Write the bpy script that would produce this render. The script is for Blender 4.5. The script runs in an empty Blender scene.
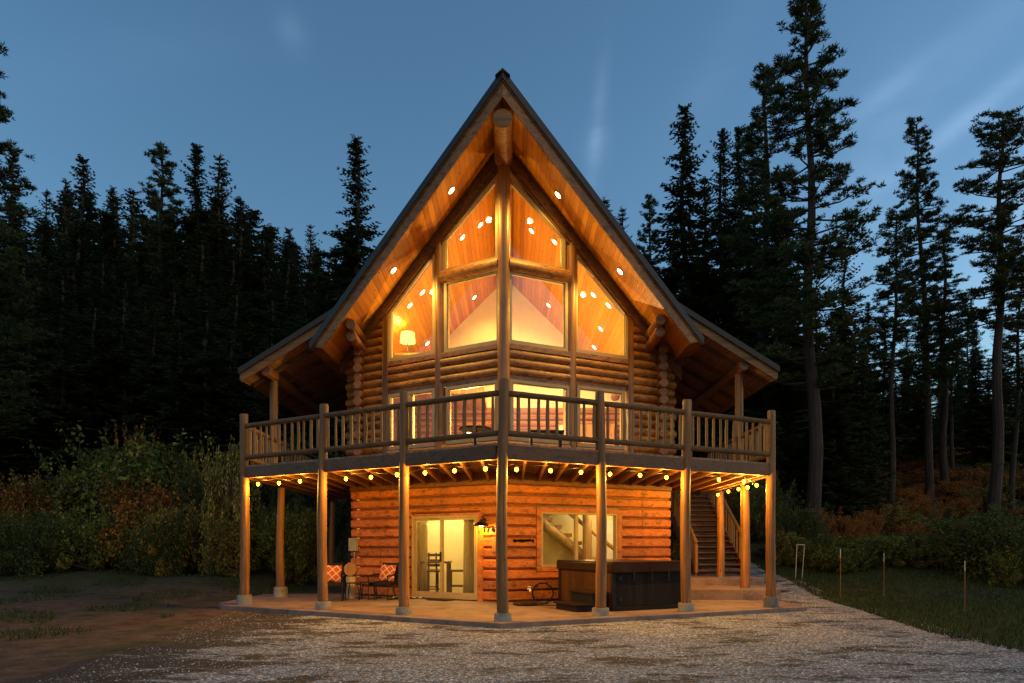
import bpy, bmesh, math, random
import numpy as np
from mathutils import Vector, Matrix
rnd = random.Random(7)
R = math.radians
scene = bpy.context.scene
COL = scene.collection

# ------------------------------------------------------------------ camera
F = 683.0; HY = 546.5; CZ = 1.334
cam = bpy.data.cameras.new('camera'); camo = bpy.data.objects.new('camera', cam); COL.objects.link(camo)
camo.location = (0, 0, CZ); camo.rotation_euler = (R(90), 0, 0)
cam.sensor_width = 36; cam.lens = 36 * F / 1024; cam.shift_y = (HY - 341.5) / 1024
cam.clip_end = 2000
scene.camera = camo

# ------------------------------------------------------------------ node helpers
def newmat(name):
    m = bpy.data.materials.new(name); m.use_nodes = True
    nt = m.node_tree; nt.nodes.clear()
    out = nt.nodes.new('ShaderNodeOutputMaterial')
    return m, nt, out
def N(nt, t, **kw):
    n = nt.nodes.new(t)
    for k, v in kw.items():
        if k.startswith('i_'):
            key = k[2:]
            key = int(key) if key.isdigit() else key
            n.inputs[key].default_value = v
        else: setattr(n, k, v)
    return n
def L(nt, a, b): nt.links.new(a, b)
def ramp(nt, fac, stops):
    r = nt.nodes.new('ShaderNodeValToRGB')
    e = r.color_ramp.elements
    while len(e) < len(stops): e.new(0.5)
    for i, (p, c) in enumerate(stops):
        e[i].position = p; e[i].color = (c[0], c[1], c[2], 1) if not isinstance(c, (int, float)) else (c, c, c, 1)
    L(nt, fac, r.inputs[0]); return r
def math_(nt, op, a, b=None, c=None, clamp=False):
    n = nt.nodes.new('ShaderNodeMath'); n.operation = op; n.use_clamp = clamp
    for i, v in enumerate((a, b, c)):
        if v is None: continue
        if isinstance(v, (int, float)): n.inputs[i].default_value = v
        else: L(nt, v, n.inputs[i])
    return n.outputs[0]
def mixc(nt, fac, a, b, mode='MIX'):
    n = nt.nodes.new('ShaderNodeMix'); n.data_type = 'RGBA'; n.blend_type = mode
    for sock, v in ((n.inputs[0], fac), (n.inputs[6], a), (n.inputs[7], b)):
        if isinstance(v, (int, float)): sock.default_value = v
        elif isinstance(v, tuple): sock.default_value = (v[0], v[1], v[2], 1)
        else: L(nt, v, sock)
    return n.outputs[2]
def mapped(nt, scale, coord='Object', loc=(0, 0, 0), rot=(0, 0, 0)):
    tc = nt.nodes.new('ShaderNodeTexCoord'); mp = nt.nodes.new('ShaderNodeMapping')
    mp.inputs['Scale'].default_value = scale; mp.inputs['Location'].default_value = loc
    mp.inputs['Rotation'].default_value = rot
    L(nt, tc.outputs[coord], mp.inputs[0]); return mp.outputs[0]
def noise(nt, vec, scale, detail=4, rough=.6, dist=0):
    n = nt.nodes.new('ShaderNodeTexNoise'); n.inputs['Scale'].default_value = scale
    n.inputs['Detail'].default_value = detail; n.inputs['Roughness'].default_value = rough
    n.inputs['Distortion'].default_value = dist
    L(nt, vec, n.inputs['Vector']); return n.outputs[0]
def principled(nt, out, col, rough=.6, bump=None, bstr=.3, bdist=.01, metal=0, spec=.5):
    p = nt.nodes.new('ShaderNodeBsdfPrincipled')
    if isinstance(col, tuple): p.inputs['Base Color'].default_value = (*col, 1)
    else: L(nt, col, p.inputs['Base Color'])
    if isinstance(rough, (int, float)): p.inputs['Roughness'].default_value = rough
    else: L(nt, rough, p.inputs['Roughness'])
    p.inputs['Metallic'].default_value = metal
    p.inputs['Specular IOR Level'].default_value = spec
    if bump is not None:
        b = nt.nodes.new('ShaderNodeBump'); b.inputs['Strength'].default_value = bstr
        b.inputs['Distance'].default_value = bdist
        L(nt, bump, b.inputs['Height']); L(nt, b.outputs[0], p.inputs['Normal'])
    L(nt, p.outputs[0], out.inputs[0]); return p

def wood(name, dark, light, axis='z', rough=.45, knots=True, weather=None, bstr=.35, course=None):
    """timber with grain stretched along one axis, big tone shifts and knots; course: tone per log course (height)"""
    m, nt, out = newmat(name)
    s = {'x': (.35, 9, 9), 'y': (9, .35, 9), 'z': (9, 9, .35)}[axis]
    v = mapped(nt, s)
    g = noise(nt, v, 2.2, 6, .65, .6)
    g2 = noise(nt, v, 9, 3, .6)
    col = ramp(nt, g, [(.34, dark), (.64, light)]).outputs[0]
    ck = noise(nt, mapped(nt, tuple(q * (1.0 if q > 1 else .5) for q in s), loc=(3, 5, 7)), 1.1, 4, .55, .3)
    col = mixc(nt, 1, col, ramp(nt, ck, [(.36, .45), (.44, 1.0)]).outputs[0], 'MULTIPLY')
    big = noise(nt, mapped(nt, (1, 1, 1)), .9, 3)
    col = mixc(nt, .75, col, ramp(nt, big, [(.3, .55), (.7, 1.25)]).outputs[0], 'MULTIPLY')
    tc = nt.nodes.new('ShaderNodeTexCoord'); sep = nt.nodes.new('ShaderNodeSeparateXYZ'); L(nt, tc.outputs['Object'], sep.inputs[0])
    if course:
        k = math_(nt, 'FLOOR', math_(nt, 'DIVIDE', sep.outputs['Z'], course))
        wn = N(nt, 'ShaderNodeTexWhiteNoise', noise_dimensions='1D'); L(nt, k, wn.inputs['W'])
        col = mixc(nt, .6, col, ramp(nt, wn.outputs[0], [(0, (.6, .52, .45)), (1, (1.25, 1.2, 1.15))]).outputs[0], 'MULTIPLY')
    if knots:
        ks = {'x': (.8, 2, 2), 'y': (2, .8, 2), 'z': (2, 2, .8)}[axis]
        vo = N(nt, 'ShaderNodeTexVoronoi', feature='F1'); vo.inputs['Scale'].default_value = 2.6
        L(nt, mapped(nt, ks), vo.inputs['Vector'])
        kn = ramp(nt, vo.outputs['Distance'], [(.05, .22), (.12, 1.0)]).outputs[0]
        col = mixc(nt, 1, col, kn, 'MULTIPLY')
    if weather:
        wz = noise(nt, mapped(nt, {'x': (.5, 3, 3), 'y': (3, .5, 3), 'z': (3, 3, .5)}[axis]), 1.3, 5, .7)
        col = mixc(nt, ramp(nt, wz, [(.40, 0.0), (.62, .85)]).outputs[0], col, weather)
    h = math_(nt, 'ADD', g, math_(nt, 'MULTIPLY', g2, .4))
    principled(nt, out, col, ramp(nt, g2, [(.3, rough - .1), (.7, rough + .15)]).outputs[0], h, bstr, .012)
    return m

def boards(name, c0, c1, coord, width, rough=.4, groove=.25, swap=False):
    """tongue and groove boards: seams perpendicular to world axis coord (0 x,1 y,2 z)"""
    m, nt, out = newmat(name)
    tc = nt.nodes.new('ShaderNodeTexCoord'); sep = nt.nodes.new('ShaderNodeSeparateXYZ'); L(nt, tc.outputs['Object'], sep.inputs[0])
    x = math_(nt, 'DIVIDE', sep.outputs[coord], width)
    k = math_(nt, 'FLOOR', x); fr = math_(nt, 'FRACT', x)
    wn = N(nt, 'ShaderNodeTexWhiteNoise', noise_dimensions='1D'); L(nt, k, wn.inputs['W'])
    sc = [14, 14, 14]; run = 1 if coord != 1 else 0
    sc[run] = .6
    comb = nt.nodes.new('ShaderNodeVectorMath'); comb.operation = 'ADD'
    L(nt, mapped(nt, tuple(sc)), comb.inputs[0])
    cx = nt.nodes.new('ShaderNodeCombineXYZ'); L(nt, math_(nt, 'MULTIPLY', wn.outputs[0], 37), cx.inputs[run]); L(nt, cx.outputs[0], comb.inputs[1])
    g = noise(nt, comb.outputs[0], 1.5, 5, .65, 1.0)
    col = ramp(nt, g, [(.25, c0), (.75, c1)]).outputs[0]
    col = mixc(nt, .7, col, ramp(nt, wn.outputs[0], [(0, (.62, .5, .4)), (.5, (1, .95, .9)), (1, (1.3, 1.25, 1.15))]).outputs[0], 'MULTIPLY')
    vo = N(nt, 'ShaderNodeTexVoronoi', feature='F1'); vo.inputs['Scale'].default_value = 1.7
    ks = [3.2, 3.2, 3.2]; ks[run] = 1.6
    L(nt, mapped(nt, tuple(ks)), vo.inputs['Vector'])
    col = mixc(nt, 1, col, ramp(nt, vo.outputs['Distance'], [(.07, .15), (.15, 1)]).outputs[0], 'MULTIPLY')
    ed = math_(nt, 'MINIMUM', fr, math_(nt, 'SUBTRACT', 1, fr))
    gr = ramp(nt, ed, [(.0, groove), (.07, 1)]).outputs[0]
    col = mixc(nt, 1, col, gr, 'MULTIPLY')
    principled(nt, out, col, rough, gr, .5, .01)
    return m

def plain(name, c, rough=.5, metal=0, var=.25, scale=6, bstr=.1, spec=.5):
    m, nt, out = newmat(name)
    v = mapped(nt, (1, 1, 1))
    n = noise(nt, v, scale, 5)
    col = mixc(nt, 1, (c[0], c[1], c[2]), ramp(nt, n, [(.3, 1 - var), (.7, 1 + var)]).outputs[0], 'MULTIPLY')
    principled(nt, out, col, rough, n, bstr, .01, metal, spec); return m

def emis(name, c, s):
    m, nt, out = newmat(name)
    e = nt.nodes.new('ShaderNodeEmission'); e.inputs[0].default_value = (*c, 1); e.inputs[1].default_value = s
    L(nt, e.outputs[0], out.inputs[0]); return m

def glass(name, refl=1.0, tint=(1, 1, 1)):
    m, nt, out = newmat(name)
    t = nt.nodes.new('ShaderNodeBsdfTransparent'); t.inputs[0].default_value = (*tint, 1)
    g = nt.nodes.new('ShaderNodeBsdfGlossy'); g.inputs['Roughness'].default_value = .02
    fr = nt.nodes.new('ShaderNodeFresnel'); fr.inputs[0].default_value = 1.55
    mx = nt.nodes.new('ShaderNodeMixShader')
    geo = nt.nodes.new('ShaderNodeNewGeometry')
    f_ = math_(nt, 'MULTIPLY', fr.outputs[0], refl, clamp=True)
    L(nt, math_(nt, 'MULTIPLY', f_, math_(nt, 'SUBTRACT', 1, geo.outputs['Backfacing'])), mx.inputs[0])
    L(nt, t.outputs[0], mx.inputs[1]); L(nt, g.outputs[0], mx.inputs[2]); L(nt, mx.outputs[0], out.inputs[0])
    return m

M = {}
M['post'] = wood('post_wood', (.10, .036, .008), (.37, .145, .03), 'z', .6, True, (.135, .058, .012))
M['rail'] = wood('rail_wood', (.075, .030, .007), (.19, .080, .018), 'x', .7, True, (.09, .045, .013))
M['baluster'] = wood('baluster_wood', (.18, .07, .014), (.42, .19, .04), 'z', .6, False, (.20, .11, .032))
M['rim'] = wood('rim_wood', (.065, .019, .003), (.16, .052, .009), 'x', .5)
M['joist'] = wood('joist_wood', (.17, .06, .018), (.30, .12, .035), 'y', .6, False)
M['wall_low'] = wood('squared_log', (.30, .078, .010), (.54, .165, .022), 'x', .55, True, None, .10, .26)
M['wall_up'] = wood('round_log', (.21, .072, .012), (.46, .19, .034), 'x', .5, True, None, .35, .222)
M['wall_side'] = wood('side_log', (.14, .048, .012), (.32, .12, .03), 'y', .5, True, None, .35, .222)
M['logpost'] = wood('log_post', (.18, .07, .012), (.42, .18, .035), 'z', .4)
M['trim'] = wood('window_trim', (.16, .06, .014), (.34, .14, .035), 'z', .45, False)
M['frame'] = wood('window_frame', (.30, .19, .08), (.46, .31, .14), 'z', .4, False)
M['sill'] = wood('sill_wood', (.16, .06, .014), (.34, .14, .035), 'x', .45, False)
M['vinyl'] = plain('window_frame_tan', (.34, .235, .115), .45, 0, .12, 4, .05)
M['rake'] = wood('rake_board', (.11, .05, .018), (.22, .10, .035), 'x', .45)
M['fascia'] = wood('fascia_board', (.15, .052, .007), (.32, .12, .017), 'x', .5)
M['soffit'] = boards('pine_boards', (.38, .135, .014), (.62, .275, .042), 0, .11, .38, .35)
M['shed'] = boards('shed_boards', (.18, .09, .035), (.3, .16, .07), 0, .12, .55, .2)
M['deckboards'] = boards('deck_boards', (.20, .09, .045), (.34, .17, .09), 0, .14, .6, .15)
M['floor'] = boards('floor_boards', (.3, .17, .07), (.5, .3, .14), 0, .12, .35)
M['shingle'] = plain('asphalt_shingle', (.04, .033, .028), .85, 0, .5, 30, .6)
M['edge'] = plain('roof_edge_metal', (.030, .022, .018), .45, .4, .2, 8)
M['drywall'] = plain('drywall', (.76, .69, .55), .7, 0, .06, 3)
M['roomwall'] = plain('painted_wall', (.62, .56, .30), .7, 0, .06, 3)
M['white'] = plain('white_paint', (.75, .73, .68), .5, 0, .08)
M['black'] = plain('black_metal', (.018, .016, .015), .4, .6, .3)
M['darkwood'] = wood('dark_wood', (.05, .022, .010), (.12, .055, .025), 'z', .35, False)
M['glass'] = glass('window_glass', 1.0)
M['glass_hi'] = glass('reflective_window_glass', 2.1)
M['curtain'] = plain('curtain_cloth', (.5, .43, .26), .85, 0, .15, 12)
ct = M['curtain'].node_tree; _p = [n for n in ct.nodes if n.type == 'BSDF_PRINCIPLED'][0]; _t = ct.nodes.new('ShaderNodeBsdfTranslucent'); _t.inputs[0].default_value = (.6, .5, .26, 1)
_m = ct.nodes.new('ShaderNodeMixShader'); _m.inputs[0].default_value = .5; ct.links.new(_p.outputs[0], _m.inputs[1]); ct.links.new(_t.outputs[0], _m.inputs[2]); ct.links.new(_m.outputs[0], [n for n in ct.nodes if n.type == 'OUTPUT_MATERIAL'][0].inputs[0])
M['tub'] = boards('tub_panel', (.010, .009, .009), (.017, .015, .015), 0, .09, .8, .4)
M['tubside'] = boards('tub_side_panel', (.05, .02, .008), (.085, .034, .013), 1, .12, .5, .4)
M['cover'] = plain('vinyl_cover', (.024, .011, .007), .32, 0, .3, 5, .4)
M['plastic'] = plain('dark_plastic', (.012, .010, .010), .6, 0, .3)
for _k in ('tub', 'tubside', 'plastic', 'cover'):
    [n for n in M[_k].node_tree.nodes if n.type == 'BSDF_PRINCIPLED'][0].inputs['Specular IOR Level'].default_value = .12
M['grey_metal'] = plain('grey_box', (.30, .27, .2), .45, .2, .15)
M['bulb'] = emis('bulb_glow', (1, .44, .012), 12)
M['down'] = emis('downlight_glow', (1, .72, .30), 8)
M['shade'] = emis('lamp_shade_glow', (1, .66, .10), 1.1)
M['lampwhite'] = emis('lamp_white_glow', (1, .85, .5), 7)
M['orange_wood'] = wood('stump_wood', (.3, .13, .04), (.5, .25, .09), 'z', .6)
M['pale_wood'] = wood('pale_wood', (.4, .28, .17), (.6, .45, .3), 'z', .7, False)
M['bark'] = wood('fir_bark', (.022, .016, .012), (.06, .042, .030), 'z', .9, False, None, 1)
M['pinebark'] = wood('pine_bark', (.018, .012, .009), (.055, .032, .022), 'z', .9, False, None, 1)

def concrete(name, a, b):
    m, nt, out = newmat(name)
    v = mapped(nt, (1, 1, 1))
    n1 = noise(nt, v, 1.2, 5, .65); n2 = noise(nt, v, 40, 3)
    col = ramp(nt, n1, [(.3, a), (.7, b)]).outputs[0]
    col = mixc(nt, .35, col, ramp(nt, n2, [(.3, .6), (.7, 1.2)]).outputs[0], 'MULTIPLY')
    st_n = noise(nt, mapped(nt, (1, 1, 1), loc=(9, 4, 2)), 1.9, 7, .75)
    col = mixc(nt, 1, col, ramp(nt, st_n, [(.36, .5), (.52, 1.0)]).outputs[0], 'MULTIPLY')
    principled(nt, out, col, .75, n2, .25, .004); return m
M['slab'] = concrete('patio_concrete', (.17, .10, .075), (.26, .165, .125))
M['slabedge'] = concrete('slab_edge_concrete', (.20, .18, .16), (.34, .31, .27))
M['footing'] = concrete('footing_concrete', (.17, .15, .12), (.28, .255, .21))

def foliage(name, a, b, c=None, rough=.75, trans=.25):
    m, nt, out = newmat(name)
    tc = nt.nodes.new('ShaderNodeTexCoord')
    oi = nt.nodes.new('ShaderNodeObjectInfo')
    geo = nt.nodes.new('ShaderNodeNewGeometry')
    n = noise(nt, tc.outputs['Object'], 1.1, 3)
    f = math_(nt, 'ADD', math_(nt, 'MULTIPLY', geo.outputs['Random Per Island'], .65), math_(nt, 'MULTIPLY', n, .45))
    stops = [(.15, a), (.85, b)] if c is None else [(.12, a), (.5, b), (.88, c)]
    col = ramp(nt, f, stops).outputs[0]
    col = mixc(nt, .5, col, ramp(nt, oi.outputs['Random'], [(0, (.6, .65, .7)), (1, (1.3, 1.2, 1.0))]).outputs[0], 'MULTIPLY')
    p = nt.nodes.new('ShaderNodeBsdfPrincipled'); L(nt, col, p.inputs['Base Color']); p.inputs['Roughness'].default_value = rough
    p.inputs['Specular IOR Level'].default_value = .2
    t = nt.nodes.new('ShaderNodeBsdfTranslucent'); L(nt, col, t.inputs[0])
    mx = nt.nodes.new('ShaderNodeMixShader'); mx.inputs[0].default_value = trans
    L(nt, p.outputs[0], mx.inputs[1]); L(nt, t.outputs[0], mx.inputs[2]); L(nt, mx.outputs[0], out.inputs[0])
    return m
M['fir'] = foliage('fir_needles', (.014, .022, .009), (.040, .058, .020), (.075, .088, .028))
M['pine'] = foliage('pine_needles', (.015, .024, .009), (.042, .060, .02), (.075, .09, .03))
M['leaf_green'] = foliage('green_leaves', (.022, .04, .010), (.075, .105, .022), (.26, .25, .05))
M['leaf_olive'] = foliage('olive_leaves', (.035, .04, .010), (.13, .115, .026), (.40, .29, .06))
M['leaf_rust'] = foliage('rust_leaves', (.035, .028, .010), (.17, .065, .015), (.50, .22, .045))
M['leaf_yellow'] = foliage('yellow_leaves', (.03, .035, .012), (.16, .135, .035), (.52, .42, .12))
M['leaf_dark'] = foliage('dark_leaves', (.018, .034, .009), (.045, .07, .018), (.09, .11, .03))
M['fern'] = foliage('rust_bracken', (.10, .034, .010), (.30, .10, .022), (.42, .20, .05))
M['grass'] = foliage('grass_blades', (.012, .028, .006), (.03, .05, .012), (.065, .075, .022))

# ------------------------------------------------------------------ mesh builder
class MB:
    def __init__(s): s.v = []; s.f = []
    def add(s, vs, fs):
        b = len(s.v); s.v += [tuple(p) for p in vs]; s.f += [tuple(i + b for i in f) for f in fs]; return s
    def hexa(s, a):  # a: 8 pts bottom 4 (ccw), top 4
        return s.add(a, [(0, 3, 2, 1), (4, 5, 6, 7), (0, 1, 5, 4), (1, 2, 6, 5), (2, 3, 7, 6), (3, 0, 4, 7)])
    def box(s, c, d, rz=0, rx=0, ry=0):
        mat = Matrix.Translation(c) @ Matrix.Rotation(rz, 4, 'Z') @ Matrix.Rotation(ry, 4, 'Y') @ Matrix.Rotation(rx, 4, 'X')
        x, y, z = d[0] / 2, d[1] / 2, d[2] / 2
        return s.hexa([mat @ Vector(p) for p in ((-x, -y, -z), (x, -y, -z), (x, y, -z), (-x, y, -z), (-x, -y, z), (x, -y, z), (x, y, z), (-x, y, z))])
    def tube(s, pts, rad, seg=10, wob=0, caps=True):
        pts = [Vector(p) for p in pts]
        if isinstance(rad, (int, float)): rad = [rad] * len(pts)
        base = len(s.v); up = None
        for i, p in enumerate(pts):
            d = (pts[min(i + 1, len(pts) - 1)] - pts[max(i - 1, 0)]).normalized()
            if up is None:
                up = Vector((0, 0, 1)) if abs(d.z) < .9 else Vector((0, 1, 0))
            a = d.cross(up).normalized(); b = a.cross(d).normalized(); up = b
            for k in range(seg):
                t = 2 * math.pi * k / seg; r = rad[i] * (1 + (rnd.uniform(-wob, wob) if wob else 0))
                s.v.append(tuple(p + a * math.cos(t) * r + b * math.sin(t) * r))
        for i in range(len(pts) - 1):
            for k in range(seg):
                k2 = (k + 1) % seg
                s.f.append((base + i * seg + k, base + i * seg + k2, base + (i + 1) * seg + k2, base + (i + 1) * seg + k))
        if caps:
            s.f.append(tuple(base + k for k in reversed(range(seg))))
            e = base + (len(pts) - 1) * seg
            s.f.append(tuple(e + k for k in range(seg)))
        return s
    def log(s, p0, p1, r, seg=12, wob=.04, n=6):
        p0, p1 = Vector(p0), Vector(p1)
        pts = [p0.lerp(p1, i / (n - 1)) for i in range(n)]
        rr = [r * (1 + rnd.uniform(-wob, wob)) for _ in pts]
        b = .012
        d = (p1 - p0).normalized()
        pts = [p0] + [p0 + d * b] + pts[1:-1] + [p1 - d * b] + [p1]
        rr = [rr[0] * .9] + [rr[0]] + rr[1:-1] + [rr[-1]] + [rr[-1] * .9]
        return s.tube(pts, rr, seg)
    def prism(s, poly, vec):  # poly 3D pts, extruded by vec
        n = len(poly); vec = Vector(vec)
        vs = [Vector(p) for p in poly] + [Vector(p) + vec for p in poly]
        fs = [tuple(range(n))[::-1], tuple(range(n, 2 * n))] + [(i, (i + 1) % n, n + (i + 1) % n, n + i) for i in range(n)]
        return s.add(vs, fs)
    def lathe(s, prof, c=(0, 0, 0), seg=20):
        base = len(s.v)
        for r, z in prof:
            for k in range(seg):
                t = 2 * math.pi * k / seg; s.v.append((c[0] + r * math.cos(t), c[1] + r * math.sin(t), c[2] + z))
        for i in range(len(prof) - 1):
            for k in range(seg):
                k2 = (k + 1) % seg
                s.f.append((base + i * seg + k, base + i * seg + k2, base + (i + 1) * seg + k2, base + (i + 1) * seg + k))
        s.f.append(tuple(base + k for k in reversed(range(seg)))); e = base + (len(prof) - 1) * seg
        s.f.append(tuple(e + k for k in range(seg))); return s
    def build(s, name, mat, parent=None, smooth=True, bevel=0):
        me = bpy.data.meshes.new(name)
        if parent is not None:
            off = parent_world(parent)
            vs = [(v[0] - off[0], v[1] - off[1], v[2] - off[2]) for v in s.v]
        else: vs = s.v
        me.from_pydata(vs, [], s.f); me.update()
        bm = bmesh.new(); bm.from_mesh(me); bmesh.ops.recalc_face_normals(bm, faces=bm.faces)
        if bevel:
            bmesh.ops.bevel(bm, geom=[e for e in bm.edges if e.is_manifold and e.calc_face_angle(0) > .6], offset=bevel, segments=2, affect='EDGES', profile=.6)
        bm.to_mesh(me); bm.free()
        if smooth:
            me.shade_smooth()
            try: me.set_sharp_from_angle(angle=R(35))
            except Exception: pass
        if isinstance(mat, str): mat = M[mat]
        me.materials.append(mat)
        o = bpy.data.objects.new(name, me); COL.objects.link(o)
        if parent is not None: o.parent = parent
        return o
def parent_world(p):
    off = Vector((0, 0, 0))
    while p is not None: off += Vector(p.location); p = p.parent
    return off
def tag(o, label=None, cat=None, group=None, kind=None):
    if label: o['label'] = label
    if cat: o['category'] = cat
    if group: o['group'] = group
    if kind: o['kind'] = kind
    return o
def empty(name, loc, label=None, cat=None, group=None):
    o = bpy.data.objects.new(name, None); o.empty_display_size = .2; COL.objects.link(o); o.location = loc
    return tag(o, label, cat, group)
def copy_tree(o, parent=None, keep=True):
    c = o.copy(); COL.objects.link(c)
    if parent is not None: c.parent = parent
    for ch in list(o.children): copy_tree(ch, c)
    return c
def lamp(name, kind, loc, energy, color, radius=.03, rot=None, parent=None, **kw):
    d = bpy.data.lights.new(name, kind); d.energy = energy; d.color = color
    if kind in ('POINT', 'SPOT'): d.shadow_soft_size = radius
    for k, v in kw.items(): setattr(d, k, v)
    o = bpy.data.objects.new(name, d); COL.objects.link(o)
    if parent is not None: loc = Vector(loc) - parent_world(parent); o.parent = parent
    o.location = loc
    if rot: o.rotation_euler = rot
    return o
WARM = (1, .50, .055); WARM2 = (1, .64, .13)

# ------------------------------------------------------------------ terrain
def sst(a, b, x): t = np.clip((x - a) / (b - a), 0, 1); return t * t * (3 - 2 * t)
def ground_z(x, y):
    x = np.asarray(x, float); y = np.asarray(y, float)
    right = sst(3, 9, x)
    base = -.10 + .055 * np.maximum(0, y - 16.5) * (sst(6.8, 9, np.abs(x)) * .85 + .15)
    base += right * .035 * np.maximum(0, y - 17)
    far = np.maximum(0, y - 27)
    cap = 7 + 9 * sst(8, 40, x)
    hill = cap * (1 - np.exp(-far * (.17 + .05 * sst(-10, 30, x)) / cap))
    bump = .10 * np.sin(x * .9 + y * .35) * np.sin(y * .7 - x * .2) * sst(15, 24, y + .35 * np.abs(x))
    bump2 = .5 * np.sin(x * .21 + 1) * np.sin(y * .17) * sst(28, 45, y)
    return base + hill + bump + bump2
def gz(x, y): return float(ground_z(x, y))

def grid_mesh(name, xs, ys, dz, mat):
    X, Y = np.meshgrid(xs, ys); Z = ground_z(X, Y) + dz
    v = np.stack([X, Y, Z], -1).reshape(-1, 3); nx = len(xs); ny = len(ys)
    i = np.arange((ny - 1) * (nx - 1)); r = i // (nx - 1); c = i % (nx - 1); a = r * nx + c
    f = np.stack([a, a + 1, a + nx + 1, a + nx], -1)
    return np_mesh(name, v, f, mat)
def np_mesh(name, v, f, mat, smooth=True, parent=None, matidx=None):
    me = bpy.data.meshes.new(name); nf, k = f.shape
    me.vertices.add(len(v)); me.vertices.foreach_set('co', np.ascontiguousarray(v, dtype=np.float32).ravel())
    me.loops.add(nf * k); me.loops.foreach_set('vertex_index', f.astype(np.int32).ravel())
    me.polygons.add(nf); me.polygons.foreach_set('loop_start', np.arange(0, nf * k, k, dtype=np.int32))
    me.update(calc_edges=True)
    if smooth: me.shade_smooth()
    me.materials.append(M[mat] if isinstance(mat, str) else mat)
    o = bpy.data.objects.new(name, me); COL.objects.link(o)
    if parent is not None: o.parent = parent
    return o

# ground material: bare soil left, grassy patches
m, nt, out = newmat('soil'); M['soil'] = m
v = mapped(nt, (1, 1, 1))
n1 = noise(nt, v, .35, 5, .7); n2 = noise(nt, v, 3, 5, .7); n3 = noise(nt, v, 28, 3, .7)
soil = ramp(nt, n2, [(.3, (.05, .030, .019)), (.7, (.15, .092, .06))]).outputs[0]
gr = ramp(nt, n2, [(.3, (.018, .028, .010)), (.7, (.055, .065, .024))]).outputs[0]
tc = nt.nodes.new('ShaderNodeTexCoord'); sp = nt.nodes.new('ShaderNodeSeparateXYZ'); L(nt, tc.outputs['Object'], sp.inputs[0])
lawnx = ramp(nt, math_(nt, 'ADD', math_(nt, 'MULTIPLY', sp.outputs['X'], .05), .1), [(.45, 0.0), (.53, .75)]).outputs[0]
far = ramp(nt, math_(nt, 'MULTIPLY', sp.outputs['Y'], .02), [(.36, 0.0), (.46, .8)]).outputs[0]
patch = ramp(nt, n1, [(.48, 0.0), (.62, .75)]).outputs[0]
gm = math_(nt, 'MAXIMUM', math_(nt, 'MAXIMUM', lawnx, far), patch)
col = mixc(nt, gm, soil, gr)
col = mixc(nt, .6, col, ramp(nt, n3, [(.35, .55), (.7, 1.4)]).outputs[0], 'MULTIPLY')
principled(nt, out, col, .95, math_(nt, 'ADD', n2, n3), .7, .05, 0, .1)

# gravel
m, nt, out = newmat('gravel'); M['gravel'] = m
v = mapped(nt, (1, 1, 1))
vo = N(nt, 'ShaderNodeTexVoronoi', feature='F1'); vo.inputs['Scale'].default_value = 34; L(nt, v, vo.inputs['Vector'])
vo2 = N(nt, 'ShaderNodeTexVoronoi', feature='F1'); vo2.inputs['Scale'].default_value = 80; L(nt, v, vo2.inputs['Vector'])
sepc = nt.nodes.new('ShaderNodeSeparateColor'); L(nt, vo.outputs['Color'], sepc.inputs[0])
sepd = nt.nodes.new('ShaderNodeSeparateColor'); L(nt, vo2.outputs['Color'], sepd.inputs[0])
st = ramp(nt, sepc.outputs[0], [(0, (.10, .095, .09)), (.4, (.23, .225, .22)), (.8, (.43, .425, .42)), (1, (.80, .79, .78))]).outputs[0]
st = mixc(nt, .5, st, ramp(nt, sepd.outputs[0], [(0, .5), (1, 1.5)]).outputs[0], 'MULTIPLY')
st = mixc(nt, ramp(nt, vo.outputs['Distance'], [(.35, 0.0), (.75, .75)]).outputs[0], st, (.06, .05, .042))
dirt = ramp(nt, noise(nt, v, 5, 6, .7), [(.3, (.013, .008, .006)), (.7, (.045, .028, .019))]).outputs[0]
pn = noise(nt, mapped(nt, (.8, 1.6, 1)), .85, 9, .78)
mp = nt.nodes.new('ShaderNodeTexCoord'); sx = nt.nodes.new('ShaderNodeSeparateXYZ'); L(nt, mp.outputs['Object'], sx.inputs[0])
# worn towards the left edge where soil shows through
lx = math_(nt, 'MULTIPLY', math_(nt, 'ADD', sx.outputs['X'], 2.8), -.06)
lx = math_(nt, 'MAXIMUM', lx, 0)
pm = ramp(nt, math_(nt, 'ADD', pn, lx), [(.512, 0.0), (.565, .97)]).outputs[0]
col = mixc(nt, pm, st, dirt)
red = ramp(nt, noise(nt, v, .8, 4), [(.45, 0.0), (.7, .25)]).outputs[0]
col = mixc(nt, red, col, mixc(nt, 1, col, (1.08, .88, .82), 'MULTIPLY'))
h = math_(nt, 'SUBTRACT', 1, vo.outputs['Distance'])
principled(nt, out, col, .85, h, .9, .02, 0, .25)

g = grid_mesh('ground', np.concatenate([np.linspace(-260, -40, 30), np.linspace(-38, 38, 260), np.linspace(40, 260, 30)]),
              np.concatenate([np.linspace(-60, -2, 14), np.linspace(0, 60, 220), np.linspace(62, 400, 60)]), 0, 'soil')
tag(g, 'bare brown soil and grass around the log house', None, None, 'structure')

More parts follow.
